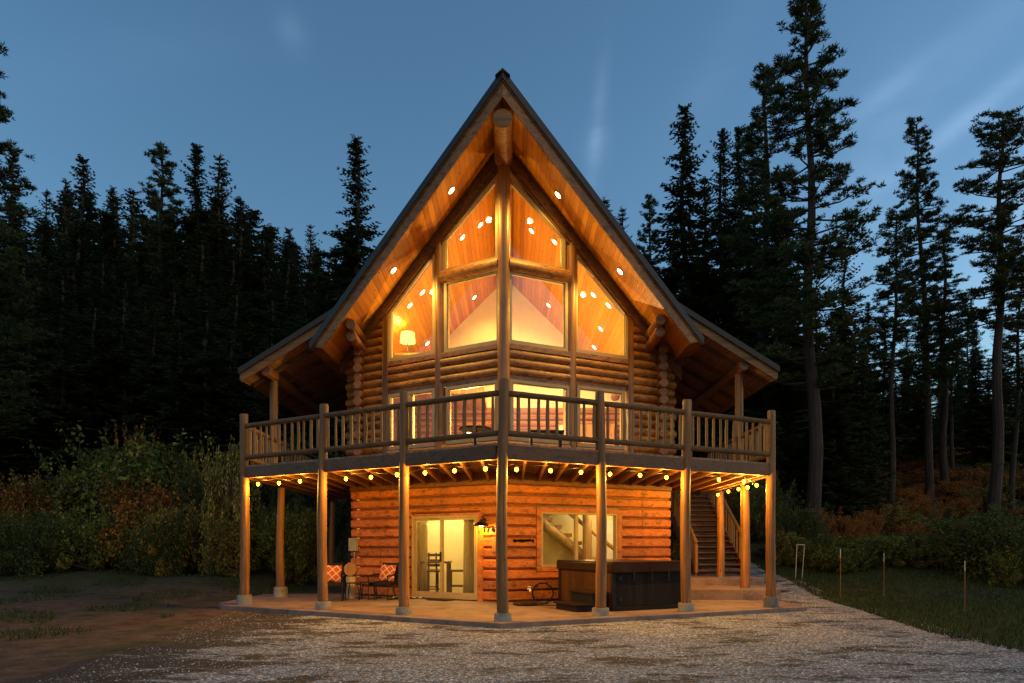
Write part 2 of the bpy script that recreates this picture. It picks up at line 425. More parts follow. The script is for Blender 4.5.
# gravel driveway sheet with ragged edges
rows = []; ys = np.arange(-12, 27, .09)
def gl(y): return -4.75 - .155 * (y - 7.2) + (0 if y < 15.2 else 0)
def gr_(y): return 6.2 + .22 * (y - 8) if y < 16.5 else 8.07 + .10 * (y - 16.5)
NXG = 90; V = []; Fc = []
r1 = np.random.RandomState(3)
jl = np.cumsum(r1.randn(len(ys)) * .05); jl -= np.linspace(jl[0], jl[-1], len(ys)); jr = np.cumsum(r1.randn(len(ys)) * .05); jr -= np.linspace(jr[0], jr[-1], len(ys))
for i, y in enumerate(ys):
    a = gl(y) + np.clip(jl[i], -.5, .5) + r1.randn() * .03; b = gr_(y) + np.clip(jr[i], -.5, .5) + r1.randn() * .03
    if y > 16.2: a = -6.3 + (y - 16.2) * 1.5 if y < 23 else 4
    xs = np.linspace(a, b, NXG)
    V.append(np.stack([xs, np.full(NXG, y), ground_z(xs, np.full(NXG, y)) + .006], -1))
V = np.concatenate(V); i = np.arange((len(ys) - 1) * (NXG - 1)); a = (i // (NXG - 1)) * NXG + i % (NXG - 1)
dr = np_mesh('gravel_driveway', V, np.stack([a, a + 1, a + NXG + 1, a + NXG], -1), 'gravel')
tag(dr, 'pale gravel drive with dark soil patches in front of the house', None, None, 'structure')

# loose stones
def stones(n, seed):
    q = np.random.RandomState(seed)
    base = np.array([[1, 0, 0], [-1, 0, 0], [0, 1, 0], [0, -1, 0], [0, 0, 1], [0, 0, -1]], float)
    fc = np.array([[0, 2, 4], [2, 1, 4], [1, 3, 4], [3, 0, 4], [2, 0, 5], [1, 2, 5], [3, 1, 5], [0, 3, 5]])
    y = 6.2 + 11 * q.rand(n) ** 1.4; x0 = np.array([gl(t) for t in y]) - .25; x1 = np.array([gr_(t) for t in y]) + .3
    x = x0 + (x1 - x0) * q.rand(n)
    # keep off patio
    edge = np.where(x < -.2, 11.8 + .577 * (-.2 - x), 11.8 + .488 * (x + .2)) - .12
    keep = ((y < edge) | (np.abs(x) > 6.9)) & ((q.rand(n) < .6) | (x > -1.8 - .4 * np.sin(y * 1.7) - .8 * np.sin(x * 2.3 + y))) & (np.sin(x * 1.1 + 2 * np.sin(y * .7)) * np.sin(y * 1.9 + x) < .72); x = x[keep]; y = y[keep]; n = len(x)
    s = .005 + .011 * q.rand(n) ** 2.5
    ang = q.rand(n) * 6.28; vv = base[None] * (s[:, None, None] * (.6 + .8 * q.rand(n, 6, 1)))
    vv[:, :, 2] *= .7
    c, sn = np.cos(ang)[:, None], np.sin(ang)[:, None]
    X = vv[:, :, 0] * c - vv[:, :, 1] * sn + x[:, None]; Y = vv[:, :, 0] * sn + vv[:, :, 1] * c + y[:, None]
    Z = vv[:, :, 2] + (ground_z(x, y) + .008)[:, None]
    return np.stack([X, Y, Z], -1).reshape(-1, 3), (fc[None] + (np.arange(n) * 6)[:, None, None]).reshape(-1, 3)
m, nt, out = newmat('stone'); M['stone'] = m
geo = nt.nodes.new('ShaderNodeNewGeometry')
principled(nt, out, ramp(nt, geo.outputs['Random Per Island'], [(0, (.12, .10, .09)), (.5, (.24, .235, .23)), (.85, (.38, .375, .37)), (1, (.62, .61, .60))]).outputs[0], .8)
v_, f_ = stones(34000, 5)
tag(np_mesh('loose_gravel', v_, f_, 'stone', False), 'loose pale stones scattered over the gravel drive', 'gravel', None, 'stuff')

# ------------------------------------------------------------------ house frames
XC = -.2; YW = 16.3; YD = 12.28; YF = 14.62
TL, TR = math.tan(R(30)), math.tan(R(26))
def tt(s): return TL if s < 0 else TR
def unp(s, px, py, y0=YW):
    """measured pixel -> lateral distance l and height z on a prow plane starting at y0"""
    u = (px - 512) / F
    if s < 0: l = (-u * y0 + XC) / (1 + u * TL)
    else: l = (u * y0 - XC) / (1 - u * TR)
    d = y0 + tt(s) * l
    return l, CZ + (HY - py) * d / F
def W(s, l, z, n=0, y0=YW):
    th = math.atan(tt(s))
    # s=+1 right: dir (cos,sin), inward normal (-sin,cos)
    x = XC + s * l; y = y0 + tt(s) * l
    return Vector((x - s * math.sin(th) * n, y + math.cos(th) * n, z))
def wbox(mb, s, l0, l1, z0, z1, n0, n1, y0=YW):
    P = lambda l, z, n: W(s, l, z, n, y0)
    mb.hexa([P(l0, z0, n0), P(l1, z0, n0), P(l1, z0, n1), P(l0, z0, n1), P(l0, z1, n0), P(l1, z1, n0), P(l1, z1, n1), P(l0, z1, n1)])
def wpoly(mb, s, pts, n0, n1):
    v = W(s, 0, 0, n1) - W(s, 0, 0, n0)
    mb.prism([W(s, l, z, n0) for l, z in pts], v)
def offset_poly(pts, d):
    """offset convex polygon outward by d"""
    n = len(pts); area = sum(pts[i][0] * pts[(i + 1) % n][1] - pts[(i + 1) % n][0] * pts[i][1] for i in range(n))
    if area < 0: pts = pts[::-1]
    lines = []
    for i in range(n):
        a, b = Vector(pts[i]), Vector(pts[(i + 1) % n]); e = (b - a).normalized(); nn = Vector((e.y, -e.x)); lines.append((a + nn * d, e))
    res = []
    for i in range(n):
        p, e = lines[i - 1]; q, g_ = lines[i]
        den = e.x * g_.y - e.y * g_.x; t = ((q - p).x * g_.y - (q - p).y * g_.x) / den
        res.append(tuple(p + e * t))
    return res
def ring(mb, s, outer, inner, n0, n1):
    n = len(outer)
    for i in range(n):
        j = (i + 1) % n
        q = [outer[i], outer[j], inner[j], inner[i]]
        wpoly(mb, s, q, n0, n1)
ZP = 11.5; RT = .5
CL, CR = 4.22, 4.50
def corner(s): return CL if s < 0 else CR
def ceil_z(l): return ZP - RT - l
ZFL = 3.20

house = empty('log_house', (XC, 16.3, 0), 'tall two storey log house with a steep prow gable, glass front and warm lit windows', 'house')

# ---- lower wall of squared logs
dl0, _ = unp(-1, 477.6, 600); dl1, _ = unp(-1, 412.0, 600)
_, dz1 = unp(-1, 450, 515.5)
wl0, wz1 = unp(1, 541.5, 512); wl1, _ = unp(1, 617.5, 513); _, wz0 = unp(1, 545, 566.5)
seam = {-1: unp(-1, 380, 540)[0], 1: unp(1, 642.5, 540)[0]}
mb = MB(); CH = .26
for s in (-1, 1):
    C = corner(s); sm = seam[s]
    op = (dl0 - .07, dl1 + .04, -1, dz1 + .06) if s < 0 else (wl0 - .13, wl1 + .13, wz0 - .10, wz1 + .13)
    z = .0; k = 0
    while z < 2.93:
        z1 = min(z + CH, 2.93)
        segs = [(0.0, sm - .004), (sm + .004, C)]
        cuts = []
        if z < op[3] < z1 - .03: cuts.append((op[0] + .004, op[1] - .004, op[3], z1))
        if z + .03 < op[2] < z1: cuts.append((op[0] + .004, op[1] - .004, z, op[2]))
        for a, b in segs:
            if z1 > op[2] + .01 and z < op[3] - .01:
                if a < op[0]: cuts.append((a, min(b, op[0]), z, z1))
                if b > op[1]: cuts.append((max(a, op[1]), b, z, z1))
            else: cuts.append((a, b, z, z1))
        for a, b, c, d in cuts:
            jit = rnd.uniform(-.006, .006)
            # log with a flat face and eased arrises
            prof = [(c + .012, .07 + jit), (c + .055, .008 + jit), (d - .045, jit), (d - .012, .06 + jit)]
            P = [W(s, a, q, n) for q, n in prof] + [W(s, a, d - .012, .22), W(s, a, c + .012, .22)]
            Q = [W(s, b, q, n) for q, n in prof] + [W(s, b, d - .012, .22), W(s, b, c + .012, .22)]
            n_ = len(P); mb.add(P + Q, [tuple(range(n_)), tuple(range(2 * n_ - 1, n_ - 1, -1))] + [(i, i + n_, (i + 1) % n_ + n_, (i + 1) % n_) for i in range(n_)])
        z = z1; k += 1
mb.build('lower_wall', 'wall_low', house, smooth=False)
mb = MB()   # chinking behind the grooves
for s in (-1, 1):
    C = corner(s) - .02
    op = (dl0 - .07, dl1 + .04, -1, dz1 + .06) if s < 0 else (wl0 - .13, wl1 + .13, wz0 - .10, wz1 + .13)
    wbox(mb, s, 0, op[0], .01, 2.92, .10, .20); wbox(mb, s, op[1], C, .01, 2.92, .10, .20)
    wbox(mb, s, op[0] + .001, op[1] - .001, op[3], 2.92, .10, .20)
    if op[2] > 0: wbox(mb, s, op[0] + .001, op[1] - .001, .01, op[2], .10, .20)
mb.build('wall_chinking', 'darkwood', house, smooth=False)
# side and back walls (logs on upper floor)
for s in (-1, 1):
    mb = MB()
    x = XC + s * corner(s); ys_ = YW + tt(s) * corner(s)
    z = 0
    while z < 2.9:
        mb.box((x - s * .12, (ys_ + 24.7) / 2 + .24, z + CH / 2), (.22, 24.7 - ys_ - .4, CH - .012)); z += CH
    mb.build('lower_side_wall', 'wall_low', house, smooth=False, bevel=.012)
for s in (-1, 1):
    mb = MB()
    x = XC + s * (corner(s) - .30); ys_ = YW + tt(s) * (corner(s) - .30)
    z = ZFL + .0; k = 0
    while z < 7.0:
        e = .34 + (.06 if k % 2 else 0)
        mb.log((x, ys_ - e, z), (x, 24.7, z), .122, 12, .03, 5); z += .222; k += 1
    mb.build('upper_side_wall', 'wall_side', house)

# ---- upper prow walls
W1 = {-1: [(444.8, 239.3), (494.4, 179.7), (496, 257), (444.8, 268.3)], 1: [(510, 179.7), (563, 236.9), (563, 266.7), (510.6, 258.0)]}
W2 = {-1: [(445.6, 282.4), (495.7, 273.4), (497.0, 340.4), (447, 348.4)], 1: [(511.8, 273.6), (565, 282.0), (566, 347.5), (512, 340.4)]}
W3 = {-1: [(389.6, 311.9), (431.9, 254.8), (432.3, 351.5), (389.6, 358)], 1: [(577.5, 256.6), (625.7, 308), (626.2, 355.2), (578, 350)]}
W4 = {-1: [(448, 389.3), (494.5, 383.3), (494.5, 437), (448, 441)], 1: [(513.5, 382.4), (567.5, 388.3), (567.5, 441.5), (513.5, 437)]}
W5 = {-1: [(389.8, 396.6), (431.5, 391.5), (431.5, 443.5), (389.8, 447)], 1: [(580.5, 388.6), (622.8, 393.0), (622.8, 447), (580.5, 443)]}
def rect_fix(pl):  # make l extents vertical and z extents level
    ls = [p[0] for p in pl]; l0 = (pl[0][0] + pl[3][0]) / 2; l1 = (pl[1][0] + pl[2][0]) / 2
    return l0, l1
def glass_poly(s, pts, sloped):
    p = [unp(s, *q) for q in pts]
    l0, l1 = rect_fix(p); zb = (p[2][1] + p[3][1]) / 2
    if sloped: return [(l0, p[0][1]), (l1, p[1][1]), (l1, zb), (l0, zb)]
    zt = (p[0][1] + p[1][1]) / 2
    return [(l0, zt), (l1, zt), (l1, zb), (l0, zb)]
def window(s, pts, sloped, gm, label, mull=None):
    gp = glass_poly(s, pts, sloped)
    fr = MB(); ring(fr, s, offset_poly(gp, .075), offset_poly(gp, .0), .015, .14)
    ring(fr, s, offset_poly(gp, .03), offset_poly(gp, -.022), .045, .10)
    w = fr.build('window', 'vinyl', house, smooth=False); w['label'] = label
    if mull:
        for q in mull:
            t = MB(); wbox(t, s, q - .03, q + .03, gp[2][1], gp[0][1], .03, .11); t.build('mullion', 'vinyl', w, smooth=False)
    gb = MB(); wpoly(gb, s, offset_poly(gp, .005), .07, .078)
    gb.build('pane', gm, w, smooth=False)
    return gp
G = {}
nm = {-1: 'left', 1: 'right'}
for s in (-1, 1):
    G[s, 1] = window(s, W1[s], True, 'glass', 'slope topped window under the roof peak, %s of the centre post' % nm[s])
    G[s, 2] = window(s, W2[s], False, 'glass' if s < 0 else 'glass_hi', 'large square window %s of the centre post, below the peak window' % nm[s])
    G[s, 3] = window(s, W3[s], True, 'glass', 'outer %s window with a sloping top edge' % nm[s])
    G[s, 4] = window(s, W4[s], False, 'glass' if s < 0 else 'glass_hi', 'deck level window just %s of the centre post' % nm[s])
    q = unp(s, 411 if s < 0 else 601.5, 420)[0]
    G[s, 5] = window(s, W5[s], False, 'glass', 'outer %s deck level window in two panes' % nm[s], [q])
# centre and intermediate posts
def vlog(px, s, r, z0, z1, n=.10):
    l = unp(s, px, 300)[0]; mb = MB(); p = W(s, l, z0, n); mb.log(p, (p.x, p.y, z1), r, 16, .03, 12); mb.build('log_post', 'logpost', house); return l
pc = MB(); p = (XC, YW + .05, 2.96); pc.log(p, (XC, YW + .05, 10.5), .148, 18, .03, 16); pc.build('log_post', 'logpost', house)
LP = {-1: vlog(437.6, -1, .135, ZFL, 9.2), 1: vlog(573.2, 1, .135, ZFL, 9.2)}
# outer trim boards, rake boards, sills and lintels
LE = {}
mb = MB(); tr = MB(); sill = MB(); band = MB()
for s in (-1, 1):
    tr = MB()
    le = max(p[0] for p in G[s, 3]); LE[s] = le
    wbox(tr, s, le + .06, le + .21, ZFL, ceil_z(le + .1) - .3, -.02, .16)
    li = min(p[0] for p in G[s, 1])
    # rake board
    C = corner(s) + .3
    wpoly(mb, s, [(.02, ceil_z(.02) + .02), (C, ceil_z(C) + .02), (C, ceil_z(C) - .36), (.02, ceil_z(.02) - .40)], -.05, .16)
    wpoly(mb, s, [(.05, ceil_z(.05) - .38), (C - .8, ceil_z(C - .8) - .36), (C - .8, ceil_z(C - .8) - .41), (.05, ceil_z(.05) - .50)], .0, .15)
    # horizontal log between W1 and W2
    zb = G[s, 1][2][1]; zt = G[s, 2][0][1]
    mb2 = MB(); zc = (zb + zt) / 2; rr = (zb - zt) / 2 - .012
    mb2.log(W(s, .10, zc, .08), W(s, LP[s] - .08, zc, .08), max(rr, .11), 16, .03, 8); mb2.build('transom_log', 'wall_up', house)
    # band below W2/W3
    for key, a, b in ((2, .12, LP[s] - .06), (3, LP[s] + .06, le + .14)):
        zs = G[s, key][2][1] - .075
        wbox(sill, s, a, b, zs - .13, zs - .003, .0, .16)
        z = zs - .13
        zl = G[s, 4 if key == 2 else 5][0][1] + .075
        n = 3; hgt = (z - zl - .10) / n
        for k in range(n):
            zz = z - hgt * (k + .5); band.log(W(s, a - .02, zz, .10), W(s, b + .0, zz, .10), hgt * .56, 16, .025, 9)
        wbox(sill, s, a, b, zl + .003, zl + .105, .03, .16)
        zb2 = G[s, 4 if key == 2 else 5][2][1] - .078
        z = zb2; 
        while z > ZFL + .02:
            zz = z - .111; band.log(W(s, a - .02, zz, .10), W(s, b, zz, .10), .125, 16, .025, 9); z -= .222
    tr.build('window_trim', 'trim', house, smooth=False, bevel=.006)
    # filler strips between frames and posts
    wbox(band, s, .02, .2, ZFL, 10.2, .12, .2); wbox(band, s, LP[s] - .16, LP[s] + .16, ZFL, ceil_z(LP[s]) - .3, .12, .2)
    # log wall out to the corner, with log ends running past it
    z = ZFL + .08; k = 0; Cc = corner(s) - .30
    while z < ceil_z(le + .2) - .1:
        lm = min(Cc + .42 + (.05 if k % 2 else 0), ceil_z(z) + 0 if False else (ZP - RT - z + .1))
        if lm > le + .25: band.log(W(s, le + .19, z, .10), W(s, lm, z, .10), .122, 14, .03, 5)
        z += .222; k += 1
mb.build('rake_board', 'rake', house, smooth=False)
sill.build('sill_board', 'sill', house, smooth=False, bevel=.006)
band.build('round_log_wall', 'wall_up', house)

# ---- roof
def roofslab(mb, prof_front, t0, t1):  # unused
    pass
YB = 25.6; HWID = 4.92; LB = 4.62
rf = MB(); sof = MB(); fas = MB(); edg = MB()
for s in (-1, 1):
    t = tt(s)
    def P(l, z, y): return Vector((XC + s * l, y, z))
    yf = lambda l, o=0: YF + t * l + o
    # shingle layer
    top = lambda l: ZP - l
    l1 = HWID + .05
    rf.hexa([P(0, top(0) - .12, yf(0, -.04)), P(l1, top(l1) - .12, yf(l1, -.04)), P(l1, top(l1) - .12, YB), P(0, top(0) - .12, YB),
             P(0, top(0), yf(0, -.04)), P(l1, top(l1), yf(l1, -.04)), P(l1, top(l1), YB), P(0, top(0), YB)])
    # sheathing with boarded underside
    l1 = HWID
    sof.hexa([P(0, top(0) - RT, yf(0, .06)), P(LB, top(LB) - RT, yf(LB, .06)), P(LB, top(LB) - RT, YB - .05), P(0, top(0) - RT, YB - .05),
              P(0, top(0) - .122, yf(0, .06)), P(l1, top(l1) - .122, yf(l1, .06)), P(l1, top(l1) - .122, YB - .05), P(0, top(0) - .122, YB - .05)])
    # fascia board on the rake
    fas.hexa([P(.001, top(0) - RT - .03, yf(0, 0)), P(LB, top(LB) - RT - .03, yf(LB, 0)), P(LB, top(LB) - RT - .03, yf(LB, .058)), P(.001, top(0) - RT - .03, yf(0, .058)),
              P(.001, top(0) - .125, yf(0, 0)), P(l1, top(l1) - .125, yf(l1, 0)), P(l1, top(l1) - .125, yf(l1, .058)), P(.001, top(0) - .125, yf(0, .058))])
    fas.hexa([P(.001, top(0) - .22, yf(0, -.03)), P(l1, top(l1) - .22, yf(l1, -.03)), P(l1, top(l1) - .22, yf(l1, -.002)), P(.001, top(0) - .22, yf(0, -.002)),
              P(.001, top(0) - .125, yf(0, -.03)), P(l1, top(l1) - .125, yf(l1, -.03)), P(l1, top(l1) - .125, yf(l1, -.002)), P(.001, top(0) - .125, yf(0, -.002))])
    # eave fascia closing the low edge
    fas.hexa([P(LB + .01, top(LB) - RT, yf(LB)), P(LB + .05, top(LB) - RT, yf(LB)), P(LB + .05, top(LB) - RT, YB), P(LB + .01, top(LB) - RT, YB),
              P(l1 + .002, top(l1) - .18, yf(l1)), P(l1 + .04, top(l1) - .18, yf(l1)), P(l1 + .04, top(l1) - .18, YB), P(l1 + .002, top(l1) - .18, YB)])
    # drip edge
    edg.hexa([P(0.0, top(0) - .17, yf(0, -.065)), P(l1 + .06, top(l1 + .06) - .17, yf(l1 + .06, -.065)), P(l1 + .06, top(l1 + .06) - .17, yf(l1 + .06, -.042)), P(0, top(0) - .17, yf(0, -.042)),
              P(0, top(0) + .03, yf(0, -.065)), P(l1 + .06, top(l1 + .06) + .03, yf(l1 + .06, -.065)), P(l1 + .06, top(l1 + .06) + .03, yf(l1 + .06, -.042)), P(0, top(0) + .03, yf(0, -.042))])
    # shingle courses at the rake (irregular stepped edge)
    l = .1
    while l < l1 - .2:
        ln = rnd.uniform(.16, .24)
        rf.hexa([P(l, top(l) + .001, yf(l, -.06)), P(l + ln, top(l + ln) + .001, yf(l + ln, -.06)), P(l + ln, top(l + ln) + .001, YB), P(l, top(l) + .001, YB),
                 P(l, top(l) + .012, yf(l, -.06)), P(l + ln, top(l + ln) + .03, yf(l + ln, -.06)), P(l + ln, top(l + ln) + .03, YB), P(l, top(l) + .012, YB)])
        l += ln + .003
roof = rf.build('roof', 'shingle', house, smooth=False)
sof.build('soffit', 'soffit', roof, smooth=False); fas.build('fascia', 'fascia', roof, smooth=False); edg.build('drip_edge', 'edge', roof, smooth=False)
cap = MB(); cap.prism([(XC - .16, YF - .08, ZP - .12), (XC, YF - .08, ZP + .03), (XC + .16, YF - .08, ZP - .12), (XC, YF - .08, ZP - .02)], (0, YB - YF, 0))
cap.build('ridge_cap', 'shingle', roof, smooth=False)
rb = MB(); rb.log((XC, YF + .14, 10.60), (XC, 24.6, 10.60), .215, 20, .02, 14); rb.build('ridge_beam', 'fascia', house)
for s in (-1, 1):
    for dz, dl, ex in ((0, 0, .30), (-.25, .02, .48)):
        l = 3.86 + dl; mbp = MB(); y0 = YF + tt(s) * l + ex
        mbp.log((XC + s * l, y0, 6.93 + dz), (XC + s * l, 24.5, 6.93 + dz), .135, 16, .02, 10); mbp.build('purlin_log', 'wall_side', house)
# shed roofs over the side decks
for s in (-1, 1):
    Y0 = 17.6 if s < 0 else 17.2
    li, lo = 3.75, 6.78 if s < 0 else 6.86; zi = 7.80; sl = .63
    zt = lambda l: zi - (l - li) * sl
    P = lambda l, z, y: Vector((XC + s * l, y, z))
    def slab(mb, l0, l1, d0, d1, ya, yb):
        mb.hexa([P(l0, zt(l0) - d1, ya), P(l1, zt(l1) - d1, ya), P(l1, zt(l1) - d1, yb), P(l0, zt(l0) - d1, yb), P(l0, zt(l0) - d0, ya), P(l1, zt(l1) - d0, ya), P(l1, zt(l1) - d0, yb), P(l0, zt(l0) - d0, yb)])
    a = MB(); slab(a, li, lo + .04, 0, .07, Y0 - .04, YB); sr = a.build('shed_roof', 'shingle', house, smooth=False)
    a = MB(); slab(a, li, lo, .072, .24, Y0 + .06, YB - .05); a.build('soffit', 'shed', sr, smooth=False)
    a = MB(); slab(a, li, lo, .072, .31, Y0, Y0 + .055); a.hexa([P(lo + .002, zt(lo) - .27, Y0), P(lo + .035, zt(lo) - .27, Y0), P(lo + .035, zt(lo) - .27, YB), P(lo + .002, zt(lo) - .27, YB), P(lo + .002, zt(lo) - .08, Y0), P(lo + .035, zt(lo) - .08, Y0), P(lo + .035, zt(lo) - .08, YB), P(lo + .002, zt(lo) - .08, YB)])
    a.build('fascia', 'fascia', sr, smooth=False)
    a = MB(); slab(a, li, lo + .06, -.06, .09, Y0 - .07, Y0 - .043); a.build('drip_edge', 'edge', sr, smooth=False)
    a = MB(); l = 6.18 if s < 0 else 6.10
    a.log((XC + s * l, Y0 + .12, zt(l) - .38), (XC + s * l, YB - .3, zt(l) - .38), .135, 16, .02, 8); a.build('purlin_log', 'wall_side', house)
    zpl = zt(l) - .38
    py = 18.3 if s < 0 else 17.75
    a = MB(); a.log((XC + s * l, py, ZFL), (XC + s * l, py, zpl - .12), .105, 14, .03, 8); a.build('porch_post', 'post', house)
    a = MB(); a.log((XC + s * l, py + 5, ZFL), (XC + s * l, py + 5, zpl - .12), .105, 14, .03, 8); a.build('porch_post', 'post', house)
    for yy in np.arange(Y0 + .5, YB - .4, .8):
        pass
    for yy in np.arange(Y0 + .6, YB - .4, 1.1):
        a = MB()
        a.hexa([P(4.75, zt(4.75) - .40, yy), P(lo - .1, zt(lo - .1) - .37, yy), P(lo - .1, zt(lo - .1) - .37, yy + .07), P(4.75, zt(4.75) - .40, yy + .07),
                P(4.75, zt(4.75) - .243, yy), P(lo - .1, zt(lo - .1) - .243, yy), P(lo - .1, zt(lo - .1) - .243, yy + .07), P(4.75, zt(4.75) - .243, yy + .07)])
        a.build('rafter', 'rake', house, smooth=False)

# ---- floors, back wall, interior walls
fl = MB(); eps = .24
def prow_poly(inset, y_back, z):
    pts = [Vector((XC, YW + inset, z))]
    return [Vector((XC - CL + .2, YW + TL * CL + inset * .5, z)), Vector((XC, YW + inset, z)), Vector((XC + CR - .2, YW + TR * CR + inset * .5, z)), Vector((XC + CR - .2, y_back, z)), Vector((XC - CL + .2, y_back, z))]
fl.prism(prow_poly(.24, 24.6, 2.94), (0, 0, ZFL - 2.94)); fl.build('upper_floor', 'floor', house, smooth=False)
fl = MB(); fl.prism(prow_poly(.24, 24.6, -.08), (0, 0, .10)); fl.build('lower_floor', 'floor', house, smooth=False)
bw = MB(); bw.prism([(XC - CL, 24.62, 0), (XC + CR, 24.62, 0), (XC + CR, 24.62, ZP - RT - CR), (XC, 24.62, ZP - RT), (XC - CL, 24.62, ZP - RT - CL)], (0, .2, 0)); bw.build('back_wall', 'drywall', house, smooth=False)
lw = MB(); z = ZFL + .1
while z < 6.2: lw.log((XC - CL + .3, 24.52, z), (XC + CR - .3, 24.52, z), .12, 10, .02, 4); z += .222
lw.build('log_lining', 'wall_up', house)
lf = MB(); lf.box((XC - 2.4, 23.2, 6.35), (3.4, 2.6, .22)); lf.box((XC - 2.4, 21.86, 6.9), (3.4, .06, .9)); lf.build('loft', 'floor', house, smooth=False)
rw = MB(); 
# lower room partition walls
rw.box((XC - 2.1, 19.6, 1.45), (4.3, .1, 2.9)); rw.box((XC + .02, 18.4, 1.45), (.1, 2.5, 2.9)); rw.box((XC - 4.0, 19.2, 1.45), (.08, 1.0, 2.9))
rw.box((XC + 2.2, 19.9, 1.45), (4.3, .1, 2.9)); rw.box((XC + 4.2, 19.3, 1.45), (.1, 1.3, 2.9))
rw.build('partition_wall', 'roomwall', house, smooth=False)
rc = MB(); rc.prism(prow_poly(.26, 20, 2.90), (0, 0, .035)); rc.build('lower_ceiling', 'drywall', house, smooth=False)

# ---- sliding door
door_z0, door_z1 = .03, dz1
sd = MB()
wbox(sd, -1, dl0, dl1, door_z1 - .06, door_z1, -.02, .14); wbox(sd, -1, dl0, dl1, door_z0, door_z0 + .05, -.03, .14)
wbox(sd, -1, dl0, dl0 + .04, door_z0 + .051, door_z1 - .061, -.02, .14); wbox(sd, -1, dl1 - .04, dl1, door_z0 + .051, door_z1 - .061, -.02, .14)
sdo = sd.build('sliding_door', 'vinyl', house, smooth=False); sdo['label'] = 'sliding glass door left of the centre deck post, opening on a lit room'
dm = unp(-1, 441, 560)[0]
for a, b, n in ((dl0 + .043, dm + .03, .0), (dm - .02, dl1 - .043, .055)):
    pn_ = MB(); z0, z1 = door_z0 + .055, door_z1 - .065
    wbox(pn_, -1, a, a + .045, z0, z1, n, n + .045); wbox(pn_, -1, b - .045, b, z0, z1, n, n + .045)
    wbox(pn_, -1, a + .046, b - .046, z1 - .05, z1, n, n + .045); wbox(pn_, -1, a + .046, b - .046, z0, z0 + .10, n, n + .045)
    pn_.build('door_panel', 'vinyl', sdo, smooth=False)
    g_ = MB(); wbox(g_, -1, a + .04, b - .04, z0 + .09, z1 - .045, n + .018, n + .026); g_.build('pane', 'glass', sdo, smooth=False)
hd = MB(); wbox(hd, -1, dm - .02, dm + .015, .95, 1.2, -.04, -.003); hd.build('handle', 'black', sdo, smooth=False)
tb = MB(); wbox(tb, -1, dl0 - .13, dl0 - .002, 0, door_z1 + .06, -.012, .16); wbox(tb, -1, dl0 - .13, dl1 + .04, door_z1 + .003, door_z1 + .05, -.014, .16)
tb.build('door_trim', 'wall_low', house, smooth=False)
# ---- lower window
gp = [(wl0 + .04, wz1 - .04), (wl1 - .04, wz1 - .04), (wl1 - .04, wz0 + .04), (wl0 + .04, wz0 + .04)]
fr = MB(); ring(fr, 1, offset_poly(gp, .045), offset_poly(gp, 0), .0, .14)
mm = unp(1, 577.5, 540)[0]; wbox(fr, 1, mm - .035, mm + .035, wz0 + .041, wz1 - .041, .03, .12)
w = fr.build('window', 'vinyl', house, smooth=False); w['label'] = 'wide lower window above the hot tub, showing indoor stairs'
g_ = MB(); wpoly(g_, 1, gp, .07, .078); g_.build('pane', 'glass', w, smooth=False)
tw = MB(); ring(tw, 1, offset_poly(gp, .16), offset_poly(gp, .048), -.014, .12); tw.build('window_trim', 'wall_low', house, smooth=False)

# indoor staircase seen through lower window
stw = empty('indoor_staircase', (XC + 2.0, 18.6, 0), 'log staircase rising to the left behind the lower window', 'staircase')
a = MB(); A = Vector((.4, 18.9, 2.36)); B = Vector((2.9, 18.9, .36))
for yy in (0, .9):
    a.log(A + Vector((-.2, yy, .16)), B + Vector((.2, yy, -.16)), .12, 12, .03, 6)
a.build('stringer', 'frame', stw)
for k in range(9):
    t = k / 9; p = A.lerp(B, t) + Vector((0, .45, .18)); a = MB(); a.box(p, (.30, .95, .10)); a.build('tread', 'orange_wood', stw, smooth=False)
a = MB(); a.log(A + Vector((0, 0, .85)), B + Vector((0, 0, .85)), .06, 10, .03, 5); a.build('handrail', 'frame', stw)
a = MB(); a.log((2.05, 18.6, .02), (2.05, 18.6, 2.9), .13, 14, .03, 6); a.build('newel_post', 'frame', stw)
wd = MB(); wd.box((3.0, 19.8, 1.05), (.85, .06, 2.05)); tag(wd.build('interior_door', 'white', smooth=False), 'white interior door behind the lower window', 'door')

# curtains
def curtain(pxa, pxb, name_lab):
    la, lb = sorted((unp(-1, pxa, 560)[0], unp(-1, pxb, 560)[0])); n = 28; mb = MB(); top = door_z1 - .14
    rows_ = [top + .05, top, top - .06, top - .1, 1.2, .6, .12]; wd_ = [1, 1, .8, .95, 1, 1.02, 1.05]
    vs = []
    for z, wf in zip(rows_, wd_):
        for i in range(n + 1):
            t = i / n; l = (la + lb) / 2 + (t - .5) * (lb - la) * wf
            vs.append(W(-1, l, z, .27 + .035 * math.sin(t * 6 * 2 * math.pi + z)))
    fs = [(r * (n + 1) + i, r * (n + 1) + i + 1, (r + 1) * (n + 1) + i + 1, (r + 1) * (n + 1) + i) for r in range(len(rows_) - 1) for i in range(n)]
    mb.add(vs, fs); o = mb.build('curtain', 'curtain'); sm_ = o.modifiers.new('thick', 'SOLIDIFY'); sm_.thickness = .006
    tag(o, name_lab, 'curtain', 'curtains inside the sliding door')
curtain(407.5, 420.5, 'gathered tan curtain at the left side of the sliding door')
curtain(457.5, 467.5, 'gathered tan curtain at the right side of the sliding door')

